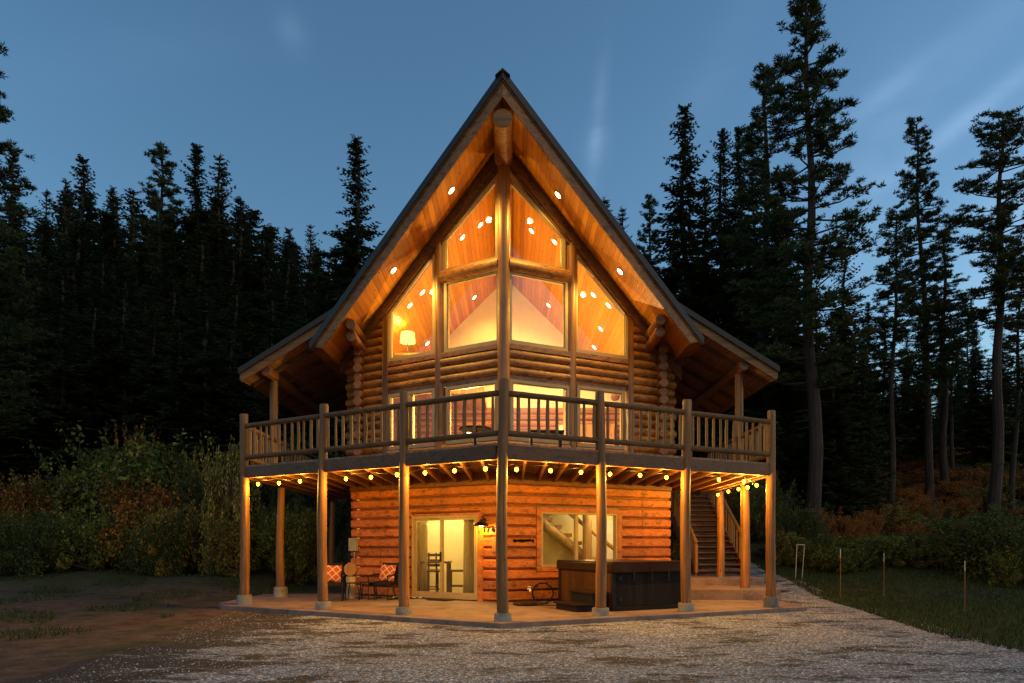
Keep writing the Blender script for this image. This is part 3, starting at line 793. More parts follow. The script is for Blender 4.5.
# dining furniture behind door
def tall_chair(x, y, rz, label):
    e = empty('dining_chair', (0, 0, 0), label, 'chair', 'tall dining chairs behind the sliding door')
    for sx in (-.19, .19):
        a = MB(); a.box((sx, -.19, .33), (.04, .04, .66)); a.build('leg', 'darkwood', e, smooth=False)
        a = MB(); a.tube([(sx, .22, 0), (sx, .19, .66), (sx, .27, 1.15)], .022, 6); a.build('leg', 'darkwood', e)
    a = MB(); a.box((0, 0, .68), (.44, .43, .05)); a.build('seat', 'darkwood', e, smooth=False, bevel=.01)
    a = MB()
    for z, yy in ((.82, .21), (.94, .23), (1.09, .26)): a.box((0, yy, z), (.36, .02, .07))
    a.build('backrest', 'darkwood', e, smooth=False)
    a = MB(); a.box((0, -.19, .22), (.36, .025, .03)); a.box((-.19, 0, .28), (.025, .38, .03)); a.box((.19, 0, .28), (.025, .38, .03)); a.build('stretcher', 'darkwood', e, smooth=False)
    e.location = (x, y, .02); e.rotation_euler = (0, 0, rz); return e
tall_chair(-1.42, 17.95, R(-90), 'dark tall chair standing clear at the right of the glass door')
tall_chair(-1.98, 17.75, R(5), 'dark slatted chair nearest the middle of the sliding door')
tall_chair(-2.2, 18.35, R(180), 'dark slatted chair on the far side of the indoor table')
e = empty('dining_table', (-2.0, 18.15, .02), 'dark tall dining table behind the left glass panel', 'table')
a = MB(); a.box((-2.0, 18.15, .92), (.75, .7, .05)); a.build('tabletop', 'darkwood', e, smooth=False, bevel=.01)
for sx in (-.32, .32):
    for sy in (-.3, .3): a = MB(); a.box((-2.0 + sx, 18.15 + sy, .46), (.06, .06, .87)); a.build('leg', 'darkwood', e, smooth=False)
m, nt, out = newmat('rug'); M['rug'] = m
wv = N(nt, 'ShaderNodeTexWave', wave_type='BANDS'); wv.inputs['Scale'].default_value = 2.2; wv.inputs['Distortion'].default_value = 2.5; L(nt, mapped(nt, (1, 1.4, 1), rot=(0, 0, .5)), wv.inputs[0])
principled(nt, out, ramp(nt, wv.outputs[0], [(.48, (.02, .02, .02)), (.52, (.6, .56, .45))]).outputs[0], .9)
a = MB(); a.box((-1.9, 18.2, .031), (2.4, 1.5, .018)); tag(a.build('rug', 'rug', smooth=False), 'black and cream patterned rug under the indoor chairs', 'rug')
a = MB(); p = W(-1, unp(-1, 446, 600)[0], .012, -.22); a.box(p, (.62, .36, .018), R(-30)); tag(a.build('door_mat', 'plastic', smooth=False, bevel=.004), 'dark door mat on the patio at the sliding door', 'mat')

# room lamps (lower floor)
def ceiling_lamp(x, y, z, en, label):
    e = empty('ceiling_lamp', (x, y, z), label, 'lamp')
    a = MB(); a.lathe([(.14, -.07), (.16, -.04), (.16, -.012), (.1, -.004)], (x, y, z)); a.build('diffuser', 'lampwhite', e)
    lamp('lamp_light', 'POINT', (x, y, z - .2), en, (1, .76, .30), .12, parent=e)
ceiling_lamp(-1.9, 18.3, 2.9, 52, 'round ceiling lamp lighting the room behind the sliding door')
ceiling_lamp(2.4, 18.3, 2.9, 30, 'round ceiling lamp lighting the stair room behind the lower window')

# ---- upper interior: recessed lights on the sloping ceiling, measured from the photograph
def ceil_pt(px, py):
    u = (px - 512) / F; w_ = (HY - py) / F
    s = -1 if px < 503 else 1
    # z = CZ + w d ; x = u d ; z = ZP-RT-s*(x-XC)
    d = (ZP - RT - CZ + s * XC) / (w_ + s * u)
    return Vector((u * d, d, CZ + w_ * d)), s
DL = [(451, 190, 1), (393, 270, 1), (558.5, 194.5, 1), (620.5, 271, 1), (480, 224.5, 0), (462, 237, 0), (474, 297, 0), (422, 292, 0), (409.5, 305, 0), (427, 343, 0),
      (532, 230.5, 0), (555, 241.5, 0), (549, 305, 0), (594, 294.5, 0), (609, 305, 0), (601, 328.5, 0), (594.5, 347, 0)]
for px, py, outd in DL:
    p, s = ceil_pt(px, py)
    n = Vector((-s, 0, -1)).normalized()
    if p.y > 24.4: continue
    a = MB(); a.tube([p + n * .001, p + n * .02], .105, 20); o = a.build('recessed_light', 'white', house)
    b = MB(); b.tube([p + n * .021, p + n * .027], .08, 20); b.build('lens', 'down', o)
    en = 120 if outd else 98
    lo_ = lamp('downlight', 'SPOT', p + n * .05, en, WARM2 if not outd else (1, .58, .09), .07, parent=house, spot_size=R(150), spot_blend=.9)
    lo_.rotation_euler = (n + Vector((0, 0, -1.2))).to_track_quat('-Z', 'Y').to_euler()
# lamp with drum shade on the loft shelf
sh = empty('shelf', (-3.2, 20.6, 7.0), 'plain wooden shelf carrying the lamp inside the outer left window', 'shelf')
a = MB(); a.box((-3.3, 20.7, 7.06), (1.5, .8, .06)); a.build('shelf_board', 'frame', sh, smooth=False)
a = MB(); a.box((-3.3, 21.05, 6.85), (1.4, .06, .36)); a.build('bracket', 'frame', sh, smooth=False)
tl = empty('table_lamp', (-3.13, 20.5, 7.09), 'lit table lamp with a pale drum shade inside the outer left window', 'lamp')
a = MB(); a.lathe([(.09, 0), (.09, .02), (.015, .05), (.015, .42)], (-3.13, 20.5, 7.09)); a.build('base', 'black', tl)
a = MB(); a.lathe([(.23, .36), (.20, .66)], (-3.13, 20.5, 7.09), 28); a.build('lamp_shade', 'shade', tl)
lamp('lamp_light', 'POINT', (-3.13, 20.35, 7.8), 5, (1, .6, .12), .05, parent=tl)
lamp('lamp_light', 'POINT', (-3.13, 20.35, 7.3), 10, (1, .6, .12), .05, parent=tl)

# main floor furniture glimpsed behind the railing, plus one added floor lamp
tl = empty('table_lamp', (-.98, 17.6, 4.0), 'bright table lamp behind the left inner deck level window', 'lamp')
pX, _ = (470.5 - 512) / F * 17.9, 0
a = MB(); a.lathe([(.07, 0), (.02, .04), (.02, .14)], (pX, 17.9, 4.02)); a.build('base', 'white', tl)
a = MB(); a.lathe([(.11, .12), (.07, .46)], (pX, 17.9, 4.02)); a.build('lamp_shade', 'lampwhite', tl)
lamp('lamp_light', 'POINT', (pX, 17.9, 4.7), 170, WARM2, .05, parent=tl)
e = empty('console_table', (pX, 17.95, ZFL), 'narrow wooden table under the bright lamp indoors', 'table')
a = MB(); a.box((pX, 17.95, 4.0), (1.1, .4, .04)); a.build('tabletop', 'darkwood', e, smooth=False)
for sx in (-.5, .5): a = MB(); a.box((pX + sx, 17.95, 3.59), (.05, .36, .78)); a.build('leg', 'darkwood', e, smooth=False)
fl_ = empty('fill_floor_lamp', (1.55, 20.2, ZFL), 'floor lamp added inside to brighten the main room, right of the centre post', 'lamp')  # added lamp, only there to brighten the main floor behind the deck windows
a = MB(); a.lathe([(.15, 0), (.15, .02), (.015, .04), (.015, 1.4)], (1.55, 20.2, ZFL)); a.build('base', 'black', fl_)
a = MB(); a.lathe([(.2, 1.35), (.14, 1.7)], (1.55, 20.2, ZFL)); a.build('lamp_shade', 'shade', fl_)
lamp('lamp_light', 'POINT', (1.55, 20.2, ZFL + 1.9), 230, (1, .6, .2), .08, parent=fl_)
e = empty('sofa', (.45, 18.2, ZFL), 'dark grey sofa back seen through the right inner deck level window', 'sofa')
a = MB(); a.box((.45, 18.2, 3.75), (1.0, .22, 1.0)); a.build('backrest', 'plastic', e, smooth=False, bevel=.05)
a = MB(); a.box((.45, 18.65, 3.4), (1.0, .66, .38)); a.build('seat', 'plastic', e, smooth=False, bevel=.05)
e = empty('cabinet', (2.9, 23.6, ZFL), 'red brown wall cabinet at the back of the main room', 'cabinet')
a = MB(); a.box((2.6, 24.1, 4.4), (2.0, .5, 2.4)); a.build('carcass', 'orange_wood', e, smooth=False, bevel=.01)
a = MB(); a.box((2.08, 23.83, 4.4), (.92, .03, 2.2)); a.build('door', 'orange_wood', e, smooth=False, bevel=.01)
a = MB(); a.box((3.1, 23.83, 4.4), (.92, .03, 2.2)); a.build('door', 'orange_wood', e, smooth=False, bevel=.01)

# ------------------------------------------------------------------ patio slabs
def slabobj(name, poly, z0, z1, label, mat='slab'):
    a = MB(); a.prism([(x, y, z0) for x, y in poly], (0, 0, z1 - z0)); o = a.build(name, mat, None, smooth=False, bevel=.012)
    return tag(o, label, None, None, 'structure')
fp = lambda l, s, y0: (XC + s * l, y0 + tt(s) * l)
xs_ = (623 - 512) / F * 13.4
slabobj('patio', [fp(6.45, -1, 11.86), (XC, 11.86), fp(xs_ - XC, 1, 11.86), (xs_ - .9, 16.8), (XC, 16.5), (XC - CL, 18.75), (XC - CL - .0, 19.3), (XC - 6.75, 19.2), (XC - 6.75, 16.2)], -.25, 0, 'concrete patio slab running round the prow of the house')
slabobj('patio', [fp(xs_ - XC + .012, 1, 11.90), fp(6.75, 1, 11.86), (XC + 6.85, 17.3), (XC + 4.0, 18.4), (xs_ - .88, 16.8)], -.25, -.008, 'concrete patio slab under the hot tub')
slabobj('step', [(3.7, 17.2), (6.75, 17.15), (7.0, 18.2), (6.9, 19.2), (3.9, 19.2)], -.2, .25, 'first raised concrete step beside the house', 'slab')
slabobj('step', [(4.2, 19.05), (6.45, 19.0), (7.2, 19.5), (7.2, 21.2), (4.2, 21.2)], -.1, .45, 'second raised concrete step at the foot of the outdoor stairs', 'slab')

# ------------------------------------------------------------------ deck
deck = empty('deck', (XC, YD, 0), 'raised wooden deck with log posts and log railing wrapping the prow of the house', 'deck')
H = 4.35; BL = [0, .440 * H, .875 * H, 1.37 * H]
ZR0, ZR1 = 2.90, 3.15
posts = {}
def dpost(x, y, z0, ztop, r, fr, fh, label=None):
    lean = rnd.uniform(-.03, .03)
    a = MB(); n = 14; pts = [(x + lean * math.sin(i / 3), y, z0 + fh + (ztop - z0 - fh) * i / (n - 1)) for i in range(n)]
    rr = [r * (1.10 - .18 * i / (n - 1)) * (1 + rnd.uniform(-.045, .045)) for i in range(n)]
    a.tube(pts[:-1] + [(pts[-1][0], y, ztop - .015), (pts[-1][0], y, ztop)], rr[:-1] + [rr[-1], rr[-1] * .9], 16)
    o = a.build('post', 'post', deck)
    b = MB(); b.lathe([(fr * 1.04, -.12), (fr, fh - .02), (fr * .93, fh)], (x, y, z0), 24); b.build('footing', 'footing', o)
    return o
for s in (-1, 1):
    for i in range(4):
        if i == 0 and s == 1: continue
        l = BL[i]; x = XC + s * l; y = YD + tt(s) * l
        posts[s, i] = (x, y)
        dpost(x + (.035 if i == 0 else 0), y, 0, H + rnd.uniform(-.03, .03), .098, .155 if i == 0 else .165, (.14, .15, .17, .22)[i])
posts[1, 0] = posts[-1, 0]
LBK = (XC - BL[3] - .05, 18.04); RBK = (XC + BL[3] + .05, 17.4); RBK2 = (XC + BL[3] + .05, 19.35); LBK2 = (LBK[0], 23.6)
dpost(LBK[0] + .1, LBK[1], 0, 2.88, .10, .175, .27); dpost(RBK[0] + .13, RBK[1], .25, 2.88, .115, .14, .03); dpost(RBK2[0] + .13, RBK2[1] + .1, .45, 2.88, .10, .12, .02)
dpost(LBK2[0], LBK2[1], 0.1, 2.88, .10, .17, .2)
# rim beams
def beam(p, q, z0, z1, th, name='rim_beam', mat='rim', parent=deck):
    p = Vector((p[0], p[1], 0)); q = Vector((q[0], q[1], 0)); d = (q - p).normalized(); n = Vector((-d.y, d.x, 0)) * th / 2
    a = MB(); a.hexa([Vector((*c[:2], z)) for z in (z0, z1) for c in (p - n, q - n, q + n, p + n)]); return a.build(name, mat, parent, smooth=False, bevel=.006)
rail_pairs = []
for s in (-1, 1):
    for i in range(3):
        p = Vector(posts[s, i]); q = Vector(posts[s, i + 1]); d = (q - p).normalized()
        beam(p + d * .085, q - d * .085, ZR0, ZR1, .09); rail_pairs.append((p, q))
    p = Vector(posts[s, 3]); 
    ends = [LBK, LBK2] if s < 0 else [RBK, RBK2]
    yend = 24.4 if s < 0 else 20.3
    beam(p + Vector((0, .09)), (p[0], yend), ZR0, ZR1, .09)
# joists along y, deck boards
def front_y(x): return YD + (TL * (XC - x) if x < XC else TR * (x - XC))
def wall_y(x): return YW + (TL * (XC - x) if x < XC else TR * (x - XC))
jo = 0
x = XC - 5.9 + .2
while x < XC + 5.85:
    y0 = front_y(x) + .07
    inside = XC - CL < x < XC + CR
    y1 = wall_y(x) - .02 if inside else (24.3 if x < 0 else 20.2)
    a = MB(); a.box((x, (y0 + y1) / 2, (ZR0 + .02 + ZR1) / 2 - .003), (.042, y1 - y0, ZR1 - ZR0 - .03)); a.build('joist', 'joist', deck, smooth=False)
    x += .41
for s in (-1, 1):
    led = MB(); wbox(led, s, 0.0, corner(s), ZR0 - .06, ZR1 - .01, -.045, -.004); led.build('ledger', 'rim', deck, smooth=False)
outer = [Vector(posts[-1, 3]) + Vector((-.06, .0)), Vector(posts[-1, 0]) + Vector((0, -.06)), Vector(posts[1, 3]) + Vector((.06, .0)), Vector((posts[1, 3][0] + .06, 20.3)), Vector((XC + CR + .02, 20.3)),
         Vector(W(1, CR, 0, -.02).xy) + Vector((.02, 0)), Vector((XC, YW - .02)), Vector(W(-1, CL, 0, -.02).xy) - Vector((.02, 0)), Vector((XC - CL - .02, 24.4)), Vector((posts[-1, 3][0] - .06, 24.4))]
a = MB(); a.prism([(p.x, p.y, ZR1) for p in outer], (0, 0, .038)); a.build('deck_floor', 'deckboards', deck, smooth=False)
# railings
def railing(p, q, nb, z0=ZR1 + .04, side=False):
    p = Vector((p[0], p[1], 0)); q = Vector((q[0], q[1], 0)); d = (q - p).normalized()
    a0 = p + d * .06; b0 = q - d * .06
    zt_, zb_ = 4.10, 3.38
    a = MB(); a.log(a0 + Vector((0, 0, zt_)), b0 + Vector((0, 0, zt_ + rnd.uniform(-.01, .01))), .058, 12, .05, 7); o = a.build('railing', 'rail', deck)
    a = MB(); a.log(a0 + Vector((0, 0, zb_)), b0 + Vector((0, 0, zb_)), .056, 12, .05, 7); a.build('bottom_rail', 'rail', o)
    Ln = (b0 - a0).length
    for k in range(nb):
        t = (k + .5) / nb; c = a0.lerp(b0, t) + d * rnd.uniform(-.018, .018); r = rnd.uniform(.024, .036)
        a = MB(); a.tube([c + Vector((0, 0, zb_ + .03)), c + Vector((rnd.uniform(-.01, .01), 0, (zb_ + zt_) / 2)), c + Vector((0, 0, zt_ - .03))], [r, r * 1.05, r * .92], 8); a.build('baluster', 'baluster', o)
for i, (p, q) in enumerate(rail_pairs): railing(p, q, (10, 10, 12)[i % 3])
railing(posts[-1, 3], (posts[-1, 3][0], LBK[1]), 11); railing((posts[-1, 3][0], LBK[1] + .1), (posts[-1, 3][0], 21.4), 12)
railing(posts[1, 3], (posts[1, 3][0], RBK[1]), 9); railing((posts[1, 3][0], RBK[1] + .1), (posts[1, 3][0], 20.2), 11)
# outdoor stairs
st_ = empty('outdoor_stairs', (6.0, 21, .45), 'wooden outdoor stairs climbing to the deck behind the right side posts', 'stairs')
xa, xb = 5.55, 7.05; n = 15; y0, z0 = 20.6, .45; rise = (ZR1 - z0) / n; run = .27
for k in range(n):
    a = MB(); a.box(((xa + xb) / 2, y0 + run * k + .14, z0 + rise * (k + 1) - .025), (xb - xa - .02, .28, .05)); a.build('tread', 'rim', st_, smooth=False)
    a = MB(); a.box(((xa + xb) / 2, y0 + run * k + .26, z0 + rise * (k + .5) + .0), (xb - xa - .02, .02, rise - .06)); a.build('riser', 'rim', st_, smooth=False)
for xx in (xa, xb):
    a = MB(); a.hexa([(xx - .03, y0, z0 - .1), (xx + .03, y0, z0 - .1), (xx + .03, y0 + run * n, ZR1 - .35), (xx - .03, y0 + run * n, ZR1 - .35), (xx - .03, y0, z0 + .2), (xx + .03, y0, z0 + .2), (xx + .03, y0 + run * n, ZR1), (xx - .03, y0 + run * n, ZR1)]); a.build('stringer', 'rim', st_, smooth=False)
    for k in range(0, n + 1, 1):
        zz = z0 + rise * k + .1; yy = y0 + run * k
        a = MB(); a.tube([(xx, yy, zz), (xx, yy, zz + .85)], .028 if k % 5 else .06, 8); a.build('baluster', 'baluster', st_)
    a = MB(); a.log((xx, y0 - .05, z0 + 1.0), (xx, y0 + run * n, ZR1 + .95), .05, 10, .03, 6); a.build('handrail', 'baluster', st_)
a = MB(); a.box(((xa + xb) / 2, y0 + run * n + .9, ZR1 - .05), (xb - xa, 1.8, .1)); a.build('landing', 'rim', st_, smooth=False)

# ------------------------------------------------------------------ string lights
sl_ = empty('string_lights', (XC, YD, 2.9), 'strand of warm glowing bulbs hung along the underside of the deck edge', 'string lights')
LBp = [258, 279, 300, 346, 371, 397, 425, 454.5, 485.5]; RBp = [516.5, 550.5, 581, 610, 640, 666.5, 719, 744]
strand = []
def frontp(px):
    u = (px - 512) / F; y0 = YD + .13
    l = (-u * y0 + XC) / (1 + u * TL) if px < 503 else (u * y0 - XC) / (1 - u * TR)
    s = -1 if px < 503 else 1
    return (XC + s * l, y0 + tt(s) * l)
bul = [frontp(q) for q in LBp + RBp]
sidey = [15.75, 16.35, 17.0, 17.8, 18.7]
bul += [(posts[1, 3][0] - .12, y) for y in sidey]
a = MB(); cable = []
for i, (x, y) in enumerate(bul):
    cable.append((x, y, 2.86))
    if i < len(bul) - 1:
        x2, y2 = bul[i + 1]; cable.append(((x + x2) / 2, (y + y2) / 2, 2.80 if i % 3 else 2.84))
a.tube(cable, .006, 5); a.build('cable', 'black', sl_)
for x, y in bul:
    z = 2.775 + rnd.uniform(-.012, .012)
    a = MB(); a.lathe([(.012, .06), (.017, .055), (.017, .02)][::-1], (x, y, z), 8); sk = a.build('socket', 'black', sl_)
    a = MB(); a.lathe([(.008, -.056), (.028, -.040), (.036, -.013), (.028, .011), (.013, .02)], (x, y, z), 12); a.build('bulb', 'bulb', sl_)
    lamp('bulb_light', 'POINT', (x, y, z - .09), 22, WARM, .035, parent=sl_)

# ------------------------------------------------------------------ porch lamp, house number, plaques
lx, _ = unp(-1, 484.5, 520)
p = W(-1, lx, 1.88, -.02)
pl = empty('porch_lamp', p, 'black barn style wall lamp lit beside the sliding door', 'lamp')
th = R(-30)
def loc2(dx, dn, dz): return W(-1, lx + dx, 1.88 + dz, -dn)
a = MB(); a.tube([loc2(0, .0, .09), loc2(0, .03, .09)], .055, 14); a.build('backplate', 'black', pl)
a = MB(); a.tube([loc2(0, .03, .09), loc2(-.02, .12, .19), loc2(-.05, .22, .18), loc2(-.06, .26, .09)], .012, 8); a.build('arm', 'black', pl)
c = loc2(-.06, .26, 0)
a = MB(); a.lathe([(.185, -.06), (.18, -.04), (.13, .015), (.05, .05), (.04, .10), (.02, .11)], c, 24); a.build('lamp_shade', 'black', pl)
a = MB(); a.lathe([(.0001, -.075), (.04, -.07), (.05, -.05), (.04, -.03)], c, 14); a.build('bulb', 'lampwhite', pl)
lamp('bulb_light', 'SPOT', c + Vector((0, 0, -.08)), 45, (1, .72, .16), .04, parent=pl, spot_size=R(160), spot_blend=.5, rotation=None) if False else None
sp_ = lamp('bulb_light', 'POINT', c + Vector((0, 0, -.12)), 17, (1, .58, .08), .04, parent=pl)

def text(s_, size, loc, rz, mat, name, parent=None, ext=.006):
    cu = bpy.data.curves.new(name, 'FONT'); cu.body = s_; cu.size = size; cu.extrude = ext; cu.align_x = 'LEFT'; cu.offset = .007
    tmp = bpy.data.objects.new('tmp', cu); COL.objects.link(tmp)
    bpy.context.view_layer.update()
    me = bpy.data.meshes.new_from_object(tmp.evaluated_get(bpy.context.evaluated_depsgraph_get()))
    bpy.data.objects.remove(tmp); me.materials.clear(); me.materials.append(M[mat])
    o = bpy.data.objects.new(name, me); COL.objects.link(o)
    if parent is not None: o.parent = parent; o.location = Vector(loc) - parent_world(parent)
    else: o.location = loc
    o.rotation_euler = (R(90), 0, rz); return o
lz = unp(-1, 483.5, 531.8)
M['ink'] = plain('matte_black_paint', (.008, .007, .006), .95, 0, .1, 6, .1, .05)
hn = empty('house_number', W(-1, lz[0], lz[1], -.01), 'dark metal house number 174 on the log wall under the porch lamp', 'house number')
for ch, px in (('1', 483.4), ('7', 487.1), ('4', 491.5)):
    l, z = unp(-1, px, 531.8); text(ch, .165, W(-1, l, z, -.016), R(-30), 'ink', 'digit', hn, .01)
l, z = unp(1, 512.5, 540.0)
pq = MB(); l0, _ = unp(1, 513, 540); l1, _ = unp(1, 534, 540)
for k in range(12):
    a0 = l0 + (l1 - l0) * k / 12; pq.box(W(1, a0 + .02, z - .01 + rnd.uniform(-.012, .012), -.012), ((l1 - l0) / 12 * .8, .015, rnd.uniform(.04, .08)), R(26))
wbox(pq, 1, l0, l1, z - .02, z + .005, -.016, -.002)
tag(pq.build('wall_plaque', 'ink', None, False), 'small dark cut out plaque on the log wall right of the centre post', 'plaque')
l0, z0_ = unp(-1, 496.5, 552); l1, z1_ = unp(-1, 492.5, 537)
a = MB(); wbox(a, -1, l0, l1, z0_, z1_, -.03, .0); tag(a.build('wall_thermometer', 'trim', None, False, .004), 'pale vertical strip on the wall below the house number', 'thermometer')
l, z = unp(-1, 354.5, 539)
eb = empty('electrical_box', W(-1, l, z - .3, -.05), 'grey metal electrical box with conduit at the left wall corner', 'electrical box')
a = MB(); wbox(a, -1, unp(-1, 358.5, 540)[0], unp(-1, 351.5, 540)[0], unp(-1, 355, 551)[1], unp(-1, 355, 538)[1], -.12, -.004); a.build('casing', 'grey_metal', eb, False, .008)
a = MB(); c1 = unp(-1, 356, 552); a.tube([W(-1, c1[0], c1[1], -.06), W(-1, c1[0], c1[1] - .18, -.06), W(-1, c1[0] + .1, c1[1] - .36, -.03)], .018, 8); a.build('conduit', 'grey_metal', eb)

# ------------------------------------------------------------------ hot tub, steps, hose
TA = R(26); TO = Vector((2.07, 14.05, -.008)); da = Vector((math.cos(TA), math.sin(TA), 0)); db = Vector((-math.sin(TA), math.cos(TA), 0))
tub = empty('hot_tub', TO + da * .92 + db * 1.1, 'square dark hot tub with a folded brown cover on the patio', 'hot tub')
def T(a, b, z): return TO + da * a + db * b + Vector((0, 0, z))
def tbox(mb, a0, a1, b0, b1, z0, z1):
    mb.hexa([T(a0, b0, z0), T(a1, b0, z0), T(a1, b1, z0), T(a0, b1, z0), T(a0, b0, z1), T(a1, b0, z1), T(a1, b1, z1), T(a0, b1, z1)])
AW, BW = 1.86, 2.25
a = MB(); tbox(a, .05, AW - .05, .05, BW - .05, .04, .90); a.build('shell', 'plastic', tub, False)
a = MB(); tbox(a, .09, AW - .09, .02, .048, .09, .88); a.build('front_panel', 'tub', tub, False, .004)
a = MB(); tbox(a, .02, .048, .09, BW - .09, .09, .88); a.build('side_panel', 'tubside', tub, False, .004)
a = MB(); tbox(a, AW - .048, AW - .02, .09, BW - .09, .09, .88); a.build('side_panel', 'tubside', tub, False, .004)
for (i, j) in ((0, 0), (AW - .09, 0), (0, BW - .09), (AW - .09, BW - .09)):
    a = MB(); tbox(a, i, i + .09, j, j + .09, .02, .89); a.build('corner_panel', 'plastic', tub, False, .02)
a = MB(); tbox(a, 0, AW, 0, BW, 0, .085); a.build('base', 'plastic', tub, False, .01)
a = MB(); tbox(a, -.03, AW + .03, -.03, BW + .03, .90, .925); tbox(a, -.02, AW / 2 - .012, -.02, BW + .02, .927, 1.03); tbox(a, AW / 2 + .012, AW + .02, -.02, BW + .02, .927, 1.03)
tbox(a, -.035, AW + .035, -.036, -.022, .80, 1.0); tbox(a, -.036, -.022, -.02, BW, .82, 1.0)
a.build('cover', 'cover', tub, False, .018)
for z in (.25, .68):
    a = MB(); c = T(.2, .015, z); a.tube([c, c - db * .012], .045, 14); a.build('vent', 'black', tub)
for k in range(3):
    a = MB(); q = .5 + k * .45; tbox(a, q, q + .03, -.045, -.037, .62, .92); a.build('strap', 'black', tub, False)
a = MB(); tbox(a, .02, .14, .9, 1.1, 1.031, 1.05); a.build('tag', 'white', tub, False)
stp = empty('tub_steps', T(-.3, .5, 0), 'low dark plastic two tread steps against the side of the hot tub', 'steps')
a = MB(); tbox(a, -.42, -.05, .12, .98, 0, .36); a.build('upper_box', 'plastic', stp, False, .015)
a = MB(); tbox(a, -.45, -.03, .08, 1.02, .362, .41); a.build('upper_tread', 'cover', stp, False, .012)
a = MB(); tbox(a, -.78, -.43, .12, .98, 0, .13); a.build('lower_box', 'plastic', stp, False, .015)
a = MB(); tbox(a, -.82, -.425, .08, 1.02, .132, .175); a.build('lower_tread', 'cover', stp, False, .012)
# hose coil and faucet
a = MB(); c = Vector((.72, 15.9, .24)); pts = []
for k in range(150):
    t = k / 150 * 4 * 2 * math.pi; r = .24 + .012 * math.sin(k * 1.7); pts.append((c.x + r * math.cos(t), c.y + .05 * math.sin(t * .37) + k * .0008, c.z + r * math.sin(t)))
pts += [(c.x + .1, c.y - .1, .02), (c.x - .3, c.y - .5, .02), (c.x + .3, c.y - .7, .02)]
a.tube(pts, .012, 6); tag(a.build('garden_hose', 'plastic'), 'coiled dark garden hose leaning on the wall left of the hot tub', 'hose')
l, z = unp(1, 528, 589); fc = empty('outdoor_faucet', W(1, l, z, -.02), 'white outdoor faucet low on the wall left of the hose', 'faucet')
a = MB(); a.tube([W(1, l, z, 0), W(1, l, z, -.1), W(1, l, z - .06, -.13)], .028, 10); a.build('spout', 'white', fc)
a = MB(); q = W(1, l, z + .05, -.08); a.lathe([(.045, 0), (.045, .02)], q, 12); a.build('knob', 'white', fc)
a = MB(); a.lathe([(.30, 0), (.34, .03), (.30, .07), (.1, .09)], (.35, 15.6, 0.002), 20); tag(a.build('coiled_cover', 'cover'), 'flat dark round cover lying on the patio below the faucet', 'cover')

# ------------------------------------------------------------------ patio furniture
m, nt, out = newmat('pillow_print'); M['pillow'] = m
sx = nt.nodes.new('ShaderNodeSeparateXYZ'); L(nt, mapped(nt, (1, 1, 1)), sx.inputs[0])
u = math_(nt, 'MULTIPLY', math_(nt, 'ADD', sx.outputs[0], sx.outputs[2]), 5.2); w2 = math_(nt, 'MULTIPLY', math_(nt, 'SUBTRACT', sx.outputs[0], sx.outputs[2]), 5.2)
def tri(x): return math_(nt, 'ABSOLUTE', math_(nt, 'SUBTRACT', math_(nt, 'FRACT', x), .5))
ln_ = math_(nt, 'MINIMUM', tri(u), tri(w2))
principled(nt, out, ramp(nt, ln_, [(.055, (.6, .45, .33)), (.085, (.40, .065, .018))]).outputs[0], .85)
def pillow_mesh(sz=.44, th=.13, n=14):
    vs = []; fs = []
    for side in (1, -1):
        for i in range(n + 1):
            for j in range(n + 1):
                a_, b_ = i / n * 2 - 1, j / n * 2 - 1
                h_ = th / 2 * (max(0, (1 - a_ ** 4) * (1 - b_ ** 4))) ** .5
                pin = 1 - .08 * (1 - abs(a_ * b_)) * max(abs(a_), abs(b_)) ** 2
                vs.append((a_ * sz / 2 * pin, -side * h_, b_ * sz / 2 * pin))
        o = 0 if side == 1 else (n + 1) ** 2
        for i in range(n):
            for j in range(n): fs.append((o + i * (n + 1) + j, o + (i + 1) * (n + 1) + j, o + (i + 1) * (n + 1) + j + 1, o + i * (n + 1) + j + 1))
    return vs, fs
def patio_chair(x, y, rz, label, plabel):
    e = empty('patio_chair', (0, 0, 0), label, 'chair', 'black spring patio chairs')
    for sx_ in (-.27, .27):
        a = MB(); a.tube([(sx_, -.30, .44), (sx_, -.32, .02), (sx_, .34, .02), (sx_, .10, .03), (sx_, -.02, .30), (sx_, .25, .36)], .014, 6); a.build('leg', 'black', e)
        a = MB(); a.tube([(sx_, -.34, .60), (sx_, .1, .63), (sx_, .3, .62)], .02, 6); a.tube([(sx_, -.30, .44), (sx_, -.33, .60)], .014, 6); a.build('armrest', 'black', e)
        a = MB(); a.tube([(sx_ * .9, .24, .36), (sx_ * .9, .34, .7), (sx_ * .85, .40, .92)], .014, 6); a.build('back_frame', 'black', e)
    a = MB(); a.box((0, -.02, .40), (.54, .54, .09), 0, R(4)); a.build('seat', 'plastic', e, False, .03)
    a = MB(); a.box((0, .33, .67), (.50, .07, .50), 0, R(-12)); a.build('backrest', 'plastic', e, False, .03)
    e.location = (x, y, 0); e.rotation_euler = (0, 0, rz)
    vs, fs = pillow_mesh(); mb = MB(); mb.add(vs, fs); p_ = mb.build('throw_pillow', 'pillow')
    mw = Matrix.Translation((x, y, 0)) @ Matrix.Rotation(rz, 4, 'Z')
    p_.location = mw @ Vector((0, .17, .66)); p_.rotation_euler = (R(-14), R(3), rz)
    tag(p_, plabel, 'pillow', 'orange lattice pillows')
    return e
patio_chair(-4.42, 16.75, R(10), 'black patio chair partly behind the second post from the left', 'orange lattice pillow on the chair behind the log post')
patio_chair(-3.22, 17.2, R(-18), 'black patio chair against the log wall left of the sliding door', 'tilted orange lattice pillow on the chair by the wall')
